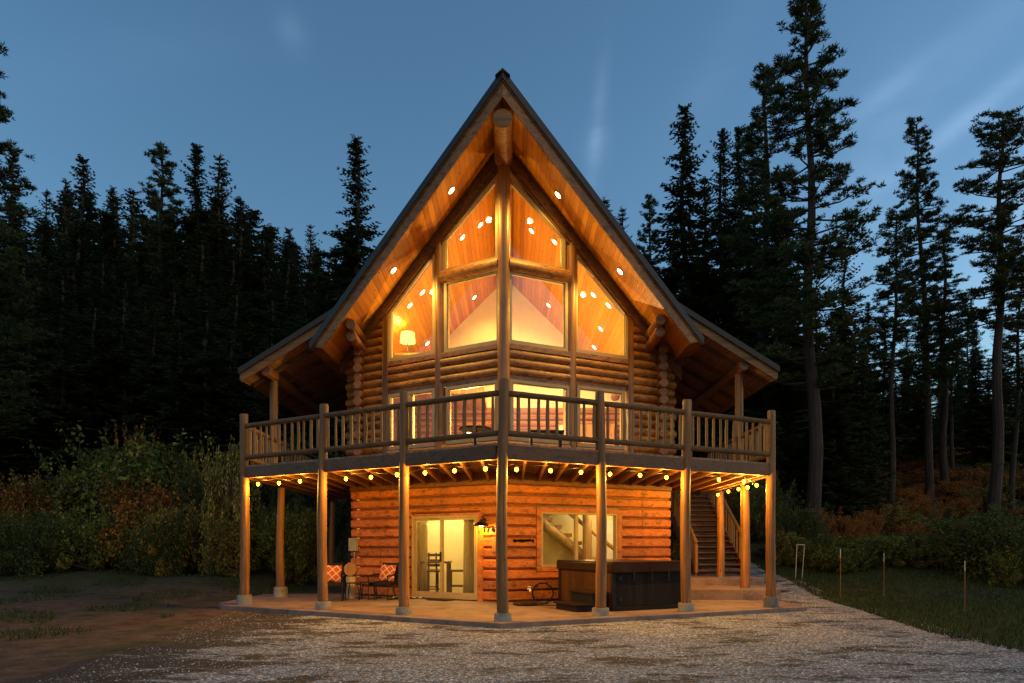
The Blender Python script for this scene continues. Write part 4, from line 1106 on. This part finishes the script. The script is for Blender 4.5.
def small_table(x, y, w_, h_, label):
    e = empty('side_table', (x, y, 0), label, 'table', 'small black nesting side tables')
    a = MB(); a.box((x, y, h_), (w_, .36, .02)); a.build('tabletop', 'black', e, False, .004)
    for sx_ in (-1, 1):
        for sy in (-.14, .14): a = MB(); xx = x + sx_ * (w_ / 2 - .02); a.tube([(xx, y + sy, h_), (xx + .03 * sx_, y + sy, h_ * .5), (xx + .04 * sx_, y + sy, 0)], .011, 6); a.build('leg', 'black', e)
small_table(-3.98, 17.15, .3, .42, 'left black side table between the patio chairs')
small_table(-3.6, 17.1, .34, .44, 'right black side table between the patio chairs')
a = MB(); a.lathe([(.13, 0), (.14, .08), (.12, .25), (.13, .52), (.12, .56)], (-4.15, 17.6, 0), 16); tag(a.build('wooden_stool', 'pale_wood'), 'pale turned wooden stool at the wall corner behind the chairs', 'stool')
a = MB(); a.tube([(-4.15, 17.5, .75), (-4.13, 17.62, .75)], [.17, .17], 22); tag(a.build('log_slice', 'orange_wood'), 'round orange log slice standing on the pale stool', 'log slice')
a = MB(); a.box((-4.15, 17.56, .57), (.2, .14, .03)); 
# deck furniture
e = empty('deck_table', (-.75, 14.0, ZFL), 'round dark table on the deck left of the centre post', 'table')
a = MB(); a.lathe([(.0001, .52), (.33, .52), (.34, .54), (.33, .56), (.0001, .56)], (-.75, 14.0, ZFL + .0)); a.build('tabletop', 'black', e)
a = MB(); a.lathe([(.2, 0), (.03, .04), (.03, .52)], (-.75, 14, ZFL)); a.build('pedestal', 'black', e)
e = empty('deck_bench', (.65, 14.2, ZFL), 'low dark bench on the deck right of the centre post', 'bench')
a = MB(); a.box((.7, 14.2, ZFL + .50), (.75, .35, .06)); a.build('seat', 'black', e, False, .01)
for sx_ in (-.3, .3): a = MB(); a.box((.7 + sx_, 14.2, ZFL + .235), (.05, .3, .46)); a.build('leg', 'black', e, False)

# ------------------------------------------------------------------ vegetation
def crown_fir(seed, H_=20., Rr=3.0, base=.06, dens=1.0, irregular=.25):
    q = np.random.RandomState(seed); tris = []; sk = MB()
    z = H_ * base
    pts = [(0.15 * math.sin(k), .1 * math.cos(k * 1.3), H_ * k / 10) for k in range(10)] + [(0, 0, H_ * .99)]
    sk.tube(pts, [H_ * .013 * (1 - k / 11) + .015 for k in range(11)], 8)
    while z < H_ * .985:
        f = (z - H_ * base) / (H_ * (1 - base)); r0 = Rr * (1 - f) ** .85 * (.45 + .55 * min(1, (f + .12) / .2)) + .12
        nb = int(5 + 4 * (1 - f) * dens)
        lay = 1 + q.uniform(-irregular, irregular) * .8
        for k in range(nb):
            az = q.uniform(0, 6.283); Lb = r0 * lay * q.uniform(1 - irregular * 1.6, 1 + irregular * .6)
            if Lb < .15: Lb = .15
            n = max(4, int(Lb / .15 * dens)); t = np.linspace(.10, 1, n)
            up = q.uniform(-.30, .05) if f < .8 else q.uniform(.1, .7)
            dx, dy = math.cos(az), math.sin(az)
            cx = dx * Lb * t; cy = dy * Lb * t; cz = z + Lb * (up * t + .16 * t ** 2.5 - .05)
            for sd in (-1, 1, 0, -1, 1):
                m_ = n; tw = (Lb * .24 * (1 - t * .6) + .11) * q.uniform(.6, 1.25, m_)
                ang = az + sd * q.uniform(.6, 1.15, m_) + (q.uniform(-.4, .4, m_) if sd == 0 else 0)
                drop = q.uniform(-.45, .12, m_) * tw
                ex = cx + np.cos(ang) * tw; ey = cy + np.sin(ang) * tw; ez = cz + drop + (0 if sd else q.uniform(-.3, .15, m_) * tw)
                wv_ = tw * q.uniform(.10, .20, m_) + .012
                nx_ = -np.sin(ang) * wv_; ny_ = np.cos(ang) * wv_; nz_ = q.uniform(-.6, .6, m_) * wv_
                mx_, my_, mz_ = (cx * .55 + ex * .45), (cy * .55 + ey * .45), (cz * .55 + ez * .45)
                Q = np.stack([np.stack([cx, cy, cz], -1), np.stack([mx_ + nx_, my_ + ny_, mz_ + nz_ - .03], -1), np.stack([ex, ey, ez], -1), np.stack([mx_ - nx_, my_ - ny_, mz_ - nz_ - .03], -1)], 1)
                tris.append(Q)
            if q.rand() < .5: sk.tube([(0, 0, z), (cx[-1] * .85, cy[-1] * .85, cz[n - 1])], [.03, .008], 4, caps=False)
        z += q.uniform(.24, .42) / dens * (.6 + .6 * (1 - f))
    V = np.concatenate(tris); return V.reshape(-1, 3), np.arange(len(V) * 4).reshape(-1, 4), sk
def crown_pine(seed, H_=22., Rr=2.8, base=.4, shape='cone', dens=1.0):
    q = np.random.RandomState(seed); quads = []; sk = MB()
    pts = [(0.12 * math.sin(k * .9), .1 * math.cos(k * 1.3), H_ * k / 12) for k in range(12)] + [(0, 0, H_ * .98)]
    sk.tube(pts, [H_ * .0125 * (1 - k / 13.5) + .015 for k in range(13)], 9)
    z = H_ * base * q.uniform(.8, 1)
    while z < H_ * .99:
        f = (z - H_ * base * .8) / (H_ * (1 - base * .8))
        if shape == 'cone': r0 = Rr * (1 - f) ** .7 * min(1, .45 + f * 2.2) + .25
        else: r0 = Rr * math.sin(math.pi * min(1, .18 + f * .80)) ** .7 + .2
        nb = q.randint(3, 6)
        for k in range(nb):
            az = q.uniform(0, 6.283); Lb = r0 * q.uniform(.55, 1.15); up = q.uniform(-.15, .35) + (.3 if f > .85 else 0)
            P0 = np.array([0, 0, z]); P1 = np.array([math.cos(az) * Lb, math.sin(az) * Lb, z + Lb * up + .25 * Lb * .4])
            pm = (P0 + P1) / 2 - np.array([0, 0, .08 * Lb])
            sk.tube([P0, pm, P1], [.045, .03, .012], 4, caps=False)
            nt_ = max(5, int(Lb * 8 * dens))
            for j in range(nt_):
                t = q.uniform(.3, 1.0) ** .8; c_ = P0 * (1 - t) + P1 * t + q.normal(0, 1, 3) * np.array([.26, .26, .14]) * (Lb * .35 + .35) * .62
                m_ = 30; d = q.normal(0, 1, (m_, 3)); d[:, 2] = np.abs(d[:, 2]) * .7 + .05; d /= np.linalg.norm(d, axis=1)[:, None]
                ln = q.uniform(.13, .29, m_)[:, None]; side = np.cross(d, q.normal(0, 1, (m_, 3))); side /= np.linalg.norm(side, axis=1)[:, None] + 1e-6
                w_ = .020
                A_ = c_ + d * .02; E_ = c_ + d * ln; Md = c_ + d * ln * .6
                quads.append(np.stack([A_, Md + side * w_, E_, Md - side * w_], 1))
        z += q.uniform(.22, .5) / dens
    for _ in range(int(H_ * base * 1.4)):  # dead stubs on the lower trunk
        zz = q.uniform(H_ * .15, H_ * base); az = q.uniform(0, 6.28); l_ = q.uniform(.3, 1.1)
        sk.tube([(0, 0, zz), (math.cos(az) * l_, math.sin(az) * l_, zz - .12)], [.025, .006], 4, caps=False)
    V = np.concatenate(quads); return V.reshape(-1, 3), np.arange(len(V) * 4).reshape(-1, 4), sk
PROTO = {}
def make_proto(key, gen, leafmat, barkmat, **kw):
    v, f, sk = gen(**kw)
    cr = np_mesh('crown', v, f, leafmat, False); tk = sk.build('trunk', barkmat)
    for o in (cr, tk): COL.objects.unlink(o)
    PROTO[key] = (cr, tk, kw['H_'])
make_proto('fir0', crown_fir, 'fir', 'bark', seed=1, H_=20., Rr=3.1)
make_proto('fir1', crown_fir, 'fir', 'bark', seed=2, H_=20., Rr=2.7, irregular=.38, base=.1)
make_proto('fir2', crown_fir, 'fir', 'bark', seed=3, H_=20., Rr=3.4, irregular=.3, dens=.85, base=.12)
make_proto('fir3', crown_fir, 'fir', 'bark', seed=4, H_=20., Rr=2.2, irregular=.45, dens=.8, base=.2)
make_proto('pine0', crown_pine, 'pine', 'pinebark', seed=5, H_=22., Rr=2.6, base=.42, shape='cone')
make_proto('pine1', crown_pine, 'pine', 'pinebark', seed=6, H_=22., Rr=2.4, base=.5, shape='round')
make_proto('pine2', crown_pine, 'pine', 'pinebark', seed=8, H_=22., Rr=2.9, base=.28, shape='cone')
make_proto('pine3', crown_pine, 'pine', 'pinebark', seed=9, H_=22., Rr=1.9, base=.55, shape='cone', dens=.9)
def tree(kind, px, topy, D, label, wide=1.0, name=None, group=None, lean=0, rot=None, base_px=None):
    """px: screen column of the top, topy: row of the top; D distance; height follows from the ground there"""
    x = (px - 512) / F * D; z0 = gz(x, D) - .15; ztop = CZ + (HY - topy) * D / F; h = ztop - z0
    cr, tk, H_ = PROTO[kind]; sc = h / H_; sw = sc * wide
    nm_ = name or ('fir_tree' if kind.startswith('fir') else 'pine_tree')
    if kind.startswith('fir') and px < 400 and not group: wide *= 1.35
    xb = x if base_px is None else (base_px - 512) / F * D
    e = empty(nm_, (xb, D, z0), label, 'tree', group)
    e.scale = (sw, sw, sc); e.rotation_euler = (0, math.atan2(x - xb, h) if base_px is not None else 0, 0)
    rz = rnd.uniform(0, 6.28) if rot is None else rot
    for src in (cr, tk):
        c_ = src.copy(); COL.objects.link(c_); c_.parent = e; c_.rotation_euler = (0, 0, rz)
    return e
# named trees, left to right
tree('pine2', -22, 18, 24, 'near pine at the left edge with a branch reaching into the sky', 1.0, rot=1.0)
tree('fir1', 13, 146, 40, 'narrow fir beside the near pine at the left edge', .9)
tree('fir0', 83, 154, 52, 'pointed fir, tallest of the small group at far left', 1.05)
tree('fir2', 66, 176, 50, 'blunt fir touching the left side of the pointed far left fir', .9)
tree('fir3', 47, 186, 55, 'thin short fir just right of the left edge', .8)
tree('fir1', 113, 184, 52, 'small slim fir alone between the two left groups', .85)
tree('fir3', 133, 206, 50, 'short fir tucked under the round tufted pine on the left', .9)
tree('pine2', 162, 146, 46, 'round tufted pine leading the tall left group', 1.0)
tree('fir1', 196, 141, 46, 'tallest fir of the left group, right of the tufted pine', 1.1)
tree('fir2', 220, 152, 46, 'broad fir sloping down at the right end of the tall left group', 1.05)
tree('fir0', 240, 196, 44, 'lower fir filling the right shoulder of the tall left group', 1.1)
tree('fir3', 266, 250, 52, 'tiny pointed tip between the left group and the pair of firs', .9)
tree('fir0', 289, 226, 50, 'left one of the pair of small firs left of the lone tall fir', .95)
tree('fir2', 311, 222, 50, 'right one of the pair of small firs left of the lone tall fir', .85)
tree('fir1', 357, 134, 40, 'lone tall fir standing clear just left of the roof slope', 1.15)
tree('fir0', 338, 262, 44, 'dark fir low behind the left roof slope', 1.0)
# left forest mass
k = 0; q = random.Random(21)
FILL = []
for D in (33, 38, 43, 48, 55, 62):
    px = -40
    while px < 350:
        topy = {33: 300, 38: 262, 43: 235, 48: 208, 55: 200, 62: 202}[D] + q.uniform(-14, 26)
        if px > 225: topy += (px - 225) * .36
        FILL.append((px, topy, D)); px += q.uniform(24, 40) * (33 / D) ** .3
for px, topy, D in FILL:
    tree(q.choice(['fir0', 'fir1', 'fir2', 'fir2']), px, topy, D + q.uniform(-2, 2), 'dark evergreen merged into the shadowed forest wall left of the house', q.uniform(1.3, 1.75), group='dark evergreens of the left forest wall')
# right side
tree('fir2', 604, 196, 42, 'dark broad fir peeking over the right roof slope near the peak', 1.0)
tree('fir2', 622, 205, 44, 'low fir behind the right roof slope, left of the slim pine', .8)
tree('pine2', 650, 192, 42, 'slim tufted pine rising behind the right roof slope', .75)
tree('fir0', 685, 102, 38, 'tall pointed fir, first of the high row right of the roof', 1.1)
tree('fir1', 722, 126, 40, 'high fir immediately right of the tall pointed fir', .95)
tree('fir1', 739, 123, 37, 'shaggy high fir left of the huge pine', .95)
tree('pine3', 765, 58, 34, 'thin pine with a sparse spiky top beside the huge pine', 1.0)
tree('pine2', 806, -14, 30, 'huge pine with a reddish trunk, tallest tree right of the house', 1.02, base_px=814, rot=.6)
tree('fir2', 776, 190, 33, 'dense dark fir in front of the thin spiky pine', 1.0)
tree('fir2', 845, 238, 36, 'broad shouldered fir right of the huge pine', 1.0)
tree('fir1', 868, 300, 42, 'low fir between the huge pine and the leaning pines', 1.0)
tree('pine1', 897, 205, 34, 'slim pine on a dark leaning trunk left of the conical pine', .8, base_px=890)
tree('pine2', 916, 116, 36, 'tall conical pine standing free in the sky on the right', .80, base_px=932, rot=2)
tree('pine3', 944, 225, 38, 'narrow pine hugging the right side of the conical pine', 1.15)
tree('pine1', 1003, 112, 32, 'tall open crowned pine with a bare trunk near the right edge', 1.1, base_px=995, rot=1.2)
tree('pine0', 1022, 262, 34, 'shorter pine cut by the right edge of the view', .9, base_px=1012)
tree('pine1', 968, 300, 60, 'small far pine on the hillside between the two tall right pines', .8)
FR = []
for px, ty in ((985, 405), (1000, 398), (1012, 412), (1024, 392), (1040, 404), (970, 396), (955, 388), (940, 380)):
    tree('fir0', px, ty, 84 + px % 5, 'small distant conifer on the burnt coloured hillside at the right', 1.3, group='small distant hillside conifers')
for D, t0, a, b, st in ((44, 330, 845, 1060, 30), (58, 372, 870, 1080, 20), (52, 335, 840, 985, 15), (66, 375, 850, 1080, 11), (80, 392, 880, 1080, 11), (38, 280, 640, 860, 25), (46, 240, 650, 800, 25), (33, 330, 700, 880, 30)):
    px = a
    while px < b:
        FR.append((px, t0 + q.uniform(-22, 35), D)); px += q.uniform(.7, 1.4) * st
for px, topy, D in FR:
    far_ = D > 50
    lab = 'small distant conifer on the burnt coloured hillside at the right' if far_ else ('dark conifer filling the forest behind the right roof' if px < 880 else 'slim dark conifer under the tall pines on the right')
    grp = 'small distant hillside conifers' if far_ else ('dark conifers behind the right roof' if px < 880 else 'slim conifers under the right pines')
    tree(q.choice(['fir1', 'fir2', 'fir0', 'pine3'] if px > 850 else ['fir0', 'fir1', 'fir2']), px, topy, D + q.uniform(-2, 2), lab, q.uniform(.8, 1.2) if px > 850 else q.uniform(1.0, 1.4), group=grp)

tree('fir2', 752, 168, 39, 'bushy fir directly behind the thin spiky pine', 1.1)
tree('fir0', 704, 176, 41, 'dense fir between the tall pointed fir and its right neighbour', 1.0)
# shrubs
def shrub_mesh(seed, n=8000, R_=1.0, H_=1.3, leaf=.024, clumps=30):
    q = np.random.RandomState(seed); sk = MB(); cs = []
    for k in range(clumps):
        az = q.uniform(0, 6.28); rr = R_ * q.uniform(.05, .85) ; h = H_ * q.uniform(.15, 1.0) * (1 - .35 * (rr / R_) ** 2)
        c = np.array([math.cos(az) * rr, math.sin(az) * rr, h]); cs.append((c, q.uniform(.10, .30) * R_))
        sk.tube([(0, 0, 0), tuple(c * np.array([.5, .5, .55])), tuple(c)], [.018, .012, .005], 4, caps=False)
    idx = q.randint(0, clumps, n); C_ = np.array([c for c, _ in cs])[idx]; S = np.array([s for _, s in cs])[idx]
    d = q.normal(0, 1, (n, 3)); d /= np.linalg.norm(d, axis=1)[:, None]; P = C_ + d * (S * q.uniform(.3, 1.1, n) ** .6)[:, None]
    P[:, 2] = np.abs(P[:, 2])
    extra = []
    for k in range(70):
        az = q.uniform(0, 6.28); r0_ = q.uniform(.1, .7) * R_; ro = r0_ + q.uniform(.15, .45) * R_; h0 = q.uniform(.1, .8) * H_; h1 = min(h0 + q.uniform(.15, .5) * H_, H_ * 1.12)
        a_ = np.array([math.cos(az) * r0_, math.sin(az) * r0_, h0 * .6]); b_ = np.array([math.cos(az + .2) * ro, math.sin(az + .2) * ro, h1])
        sk.tube([tuple(a_), tuple((a_ + b_) / 2 + np.array([0, 0, .06])), tuple(b_)], [.008, .006, .003], 3, caps=False)
        t_ = q.uniform(.25, 1.02, 60)[:, None]; extra.append(a_ * (1 - t_) + b_ * t_ + np.array([0, 0, .06]) * 4 * t_ * (1 - t_) + q.normal(0, .035, (60, 3)))
    P = np.concatenate([P] + extra); n = len(P)
    u = q.normal(0, 1, (n, 3)); u /= np.linalg.norm(u, axis=1)[:, None]; w_ = np.cross(u, q.normal(0, 1, (n, 3))); w_ /= np.linalg.norm(w_, axis=1)[:, None]
    s_ = leaf * q.uniform(.5, 1.7, n)[:, None]
    Q = np.stack([P - u * s_, P + w_ * s_ * .55, P + u * s_, P - w_ * s_ * .55], 1)
    return Q.reshape(-1, 3), np.arange(n * 4).reshape(-1, 4), sk
SH = {}
for key, mat, sd in (('green', 'leaf_green', 31), ('olive', 'leaf_olive', 32), ('rust', 'leaf_rust', 33), ('yellow', 'leaf_yellow', 34), ('dark', 'leaf_dark', 35), ('fern', 'fern', 36)):
    v, f, sk = shrub_mesh(sd); a = np_mesh('foliage', v, f, mat, False); b = sk.build('stem', 'bark')
    COL.objects.unlink(a); COL.objects.unlink(b); SH[key] = (a, b)
def shrub(kind, px, D, wpx, topy, label, group=None, dy=1.0):
    x = (px - 512) / F * D; z0 = gz(x, D) - .05; h = CZ + (HY - topy) * D / F - z0; w_ = wpx / F * D / 2 * .84
    e = empty('shrub', (x, D, z0), label, 'shrub', group); e.scale = (w_, w_ * dy, max(h, .2) / 1.5)
    rz = rnd.uniform(0, 6.28)
    for src in SH[kind]:
        c_ = src.copy(); COL.objects.link(c_); c_.parent = e; c_.rotation_euler = (0, 0, rz)
    return e
shrub('green', 122, 28.6, 200, 431, 'large rounded green shrub, tallest in the thicket left of the house')
shrub('rust', 137, 29.6, 60, 424, 'thin reddish sprig poking out above the large green shrub')
shrub('olive', 60, 28, 110, 468, 'wide olive shrub left of the large green one')
shrub('rust', 150, 26, 120, 476, 'spreading rust orange shrub low in front of the large green one')
shrub('rust', 20, 27, 90, 474, 'rust brown shrub at the left edge of the view')
shrub('yellow', 232, 25, 75, 436, 'pale yellow leaved shrub beside the outer left deck post')
shrub('dark', 196, 27, 80, 462, 'dark green shrub between the rust and the pale yellow shrubs')
shrub('yellow', 188, 28, 40, 446, 'small yellowish shrub behind the dark green one')
shrub('green', 95, 25, 90, 505, 'low green shrub at the front of the left thicket')
shrub('dark', 30, 24.5, 110, 510, 'low dark shrub at the front left corner of the thicket')
shrub('dark', 160, 24.5, 90, 522, 'low dark shrub under the rust orange one')
shrub('olive', 232, 23.5, 70, 515, 'low olive shrub at the foot of the pale yellow one')
shrub('dark', 320, 27, 110, 440, 'dark shrub seen under the deck left of the house')
shrub('dark', 285, 30, 80, 430, 'dark shrub behind the inner left porch post')
shrub('green', 300, 24, 70, 505, 'low green shrub behind the patio at the left')
q2 = random.Random(5)
for i in range(26):
    px = q2.uniform(-20, 300); shrub(q2.choice(['dark', 'olive', 'dark', 'green']), px, q2.uniform(24, 31), q2.uniform(50, 90), q2.uniform(500, 530), 'low undergrowth bush along the foot of the left thicket', 'undergrowth along the left thicket')
shrub('dark', 800, 26, 70, 500, 'dark bush right of the outer right deck post')
shrub('green', 845, 24.5, 90, 536, 'low leafy green bush behind the left marker stake')
shrub('green', 920, 23.5, 90, 533, 'low leafy green bush behind the middle marker stake')
shrub('dark', 975, 22.5, 150, 505, 'large dark green bush at the right behind the lawn')
shrub('dark', 1040, 20.5, 130, 515, 'dark green bush at the right edge of the view')
shrub('green', 1015, 20, 60, 545, 'small bright leaved bush in front of the right edge bush')
shrub('olive', 790, 25, 50, 530, 'olive bush close to the white stakes')
for i in range(24):
    px = q2.uniform(780, 1060); shrub(q2.choice(['dark', 'dark', 'green']), px, q2.uniform(22.5, 27), q2.uniform(50, 80), q2.uniform(528, 545), 'low dark bush in the hedge line behind the right lawn', 'hedge line bushes on the right')
for i in range(80):
    px = q2.uniform(790, 1070); D = q2.uniform(28, 52); x = (px - 512) / F * D; top = gz(x, D) + q2.uniform(.6, 1.5)
    shrub(q2.choice(['fern', 'rust', 'fern', 'olive']), px, D, q2.uniform(40, 75), HY - (top - CZ) * F / D, 'rust coloured bush on the slope under the right pines', 'rust coloured bushes on the right slope')
for i in range(12):
    px = q2.uniform(640, 780); shrub(q2.choice(['dark', 'olive', 'fern']), px, q2.uniform(27, 34), q2.uniform(60, 90), q2.uniform(470, 500), 'dim bush in the woods behind the outdoor stairs', 'dim bushes behind the outdoor stairs')
a = MB(); x = 17; a.log((9.5, 30, gz(9.5, 30) + .1), (12.2, 31, gz(12.2, 31) + 1.6), .06, 8, .1, 6); tag(a.build('fallen_branch', 'pinebark'), 'leaning dead branch under the huge pine', 'branch')

# grass and litter
def grass(n, seed):
    q = np.random.RandomState(seed)
    y = q.uniform(9, 27, n); right = q.rand(n) < .68
    x = np.where(right, np.array([gr_(t) for t in y]) + .0 + q.rand(n) ** 1.3 * 13, np.array([gl(t) for t in y]) - .1 - q.rand(n) ** 1.0 * 12)
    cl = np.sin(x * 1.7 + 1.3 * np.sin(y * .9)) * np.sin(y * 1.3 + x * .4)
    keep = (right | (cl > .15)) & ~((np.abs(x) < 6.9)); keep &= right | (y > 10)
    x, y = x[keep], y[keep]; n = len(x); z = ground_z(x, y)
    h = q.uniform(.04, .12, n); an = q.uniform(0, 6.28, n); lx_ = np.cos(an) * h * .6; ly_ = np.sin(an) * h * .6; w_ = .010
    P = np.stack([x, y, z], -1); A_ = P + np.stack([-np.sin(an) * w_, np.cos(an) * w_, 0 * x], -1); B_ = P - np.stack([-np.sin(an) * w_, np.cos(an) * w_, 0 * x], -1)
    T_ = P + np.stack([lx_, ly_, h], -1)
    return np.stack([A_, B_, T_], 1).reshape(-1, 3), np.arange(n * 3).reshape(-1, 3)
v_, f_ = grass(110000, 4)
tag(np_mesh('grass', v_, f_, 'grass', False), 'short dark grass on the lawn and among the left soil', 'grass', None, 'stuff')

# marker stakes
m_st = plain('stake_orange', (.16, .05, .025), .7); M['stake'] = m_st; M['stakew'] = plain('stake_white', (.3, .29, .28), .6)
for px, yt, yb, D, lab in ((840.5, 549, 592, 17.6, 'thin rusty marker stake at the left end of the lawn edge'), (884, 553, 592, 18.2, 'thin rusty marker stake in the middle of the lawn edge'), (965, 561, 611, 14.5, 'thin rusty marker stake nearest the camera on the right')):
    x = (px - 512) / F * D; zt = CZ + (HY - yt) * D / F; e = empty('marker_stake', (x, D, gz(x, D)), lab, 'stake', 'rusty marker stakes')
    a = MB(); a.tube([(x, D, gz(x, D) - .1), (x, D, zt - .22)], .009, 6); a.build('rod', 'stake', e); a = MB(); a.tube([(x, D, zt - .22), (x, D, zt)], .011, 6); a.build('tip', 'stakew', e)
e = empty('white_frame', (9.0, 21, .4), 'small white wire frame standing at the lawn behind the right deck post', 'frame')
a = MB(); D = 21.2
for px, pxt in ((795.5, 797), (802, 804.5)):
    xb_ = (px - 512) / F * D; xt_ = (pxt - 512) / F * D; a.tube([(xb_, D, gz(xb_, D)), (xt_, D, 1.40)], .012, 6)
a.tube([((797 - 512) / F * D, D, 1.39), ((804.5 - 512) / F * D, D, 1.39)], .015, 6); a.build('wire', 'stakew', e)

# ------------------------------------------------------------------ world and sun
w = bpy.data.worlds.new('World'); scene.world = w; w.use_nodes = True; nt = w.node_tree; nt.nodes.clear()
out = nt.nodes.new('ShaderNodeOutputWorld'); bg = nt.nodes.new('ShaderNodeBackground')
sky = nt.nodes.new('ShaderNodeTexSky'); sky.sky_type = 'NISHITA'; sky.sun_disc = False
SUN_EL, SUN_AZ = R(2.1), R(78)
sky.sun_elevation = SUN_EL; sky.sun_rotation = SUN_AZ; sky.air_density = 1.0; sky.dust_density = .6; sky.ozone_density = 2.3
tc = nt.nodes.new('ShaderNodeTexCoord')
# thin cirrus wisps: soft elongated streaks at fixed directions of the sky, broken up by stretched noise
sv = nt.nodes.new('ShaderNodeSeparateXYZ'); L(nt, tc.outputs['Generated'], sv.inputs[0])
yy_ = math_(nt, 'MAXIMUM', sv.outputs['Y'], .05)
su = math_(nt, 'DIVIDE', sv.outputs['X'], yy_); sw_ = math_(nt, 'DIVIDE', sv.outputs['Z'], yy_)
frontm = math_(nt, 'GREATER_THAN', sv.outputs['Y'], .05)
tot = None
for px, py, ang, la, lb, am in ((598, 118, 84, .085, .010, .40), (596, 145, 80, .04, .018, .3), (291, 32, -70, .035, .02, .38), (885, 92, 38, .10, .015, .36), (975, 112, 38, .15, .015, .38), (985, 30, 45, .16, .03, .14), (870, 190, 75, .16, .05, .22), (1010, 230, 60, .2, .06, .25), (720, 60, 60, .12, .03, .15), (130, 60, 10, .2, .05, .10)):
    cu_, cv_ = (px - 512) / F, (HY - py) / F; ca, sa = math.cos(R(ang)), math.sin(R(ang))
    du = math_(nt, 'SUBTRACT', su, cu_); dv = math_(nt, 'SUBTRACT', sw_, cv_)
    p_ = math_(nt, 'DIVIDE', math_(nt, 'ADD', math_(nt, 'MULTIPLY', du, ca), math_(nt, 'MULTIPLY', dv, sa)), la)
    q_ = math_(nt, 'DIVIDE', math_(nt, 'SUBTRACT', math_(nt, 'MULTIPLY', dv, ca), math_(nt, 'MULTIPLY', du, sa)), lb)
    r2 = math_(nt, 'ADD', math_(nt, 'POWER', math_(nt, 'ABSOLUTE', p_), 2), math_(nt, 'POWER', math_(nt, 'ABSOLUTE', q_), 2))
    g_ = math_(nt, 'MULTIPLY', math_(nt, 'EXPONENT', math_(nt, 'MULTIPLY', r2, -1.0)), am)
    tot = g_ if tot is None else math_(nt, 'ADD', tot, g_)
mp = nt.nodes.new('ShaderNodeMapping'); mp.inputs['Rotation'].default_value = (0, R(-45), 0); mp.inputs['Scale'].default_value = (3, 3, 13)
L(nt, tc.outputs['Generated'], mp.inputs[0])
nz = noise(nt, mp.outputs[0], 1.6, 6, .6, .8)
wisp = math_(nt, 'MULTIPLY', math_(nt, 'MULTIPLY', tot, ramp(nt, nz, [(.3, .35), (.65, 1.2)]).outputs[0]), frontm)
base_sky = mixc(nt, 1, sky.outputs[0], (.80, .96, 1.04), 'MULTIPLY')
col = mixc(nt, wisp, base_sky, mixc(nt, 1, base_sky, (2.3, 1.75, 1.55), 'MULTIPLY'))
L(nt, col, bg.inputs[0]); bg.inputs[1].default_value = .15; L(nt, bg.outputs[0], out.inputs[0])
sd_ = bpy.data.lights.new('sun', 'SUN'); sd_.energy = .21; sd_.angle = R(80); sd_.color = (1, .84, .66)
so = bpy.data.objects.new('sun', sd_); COL.objects.link(so)
so.rotation_euler = (R(48), 0, R(25))

vs = scene.view_settings; vs.view_transform = 'Standard'; vs.look = 'None'; vs.exposure = 1.7; vs.gamma = 1
scene.render.engine = 'CYCLES'
cy = scene.cycles; cy.max_bounces = 6; cy.diffuse_bounces = 3; cy.glossy_bounces = 3; cy.transparent_max_bounces = 8; cy.transmission_bounces = 4
cy.sample_clamp_indirect = 4
cy.use_light_tree = True
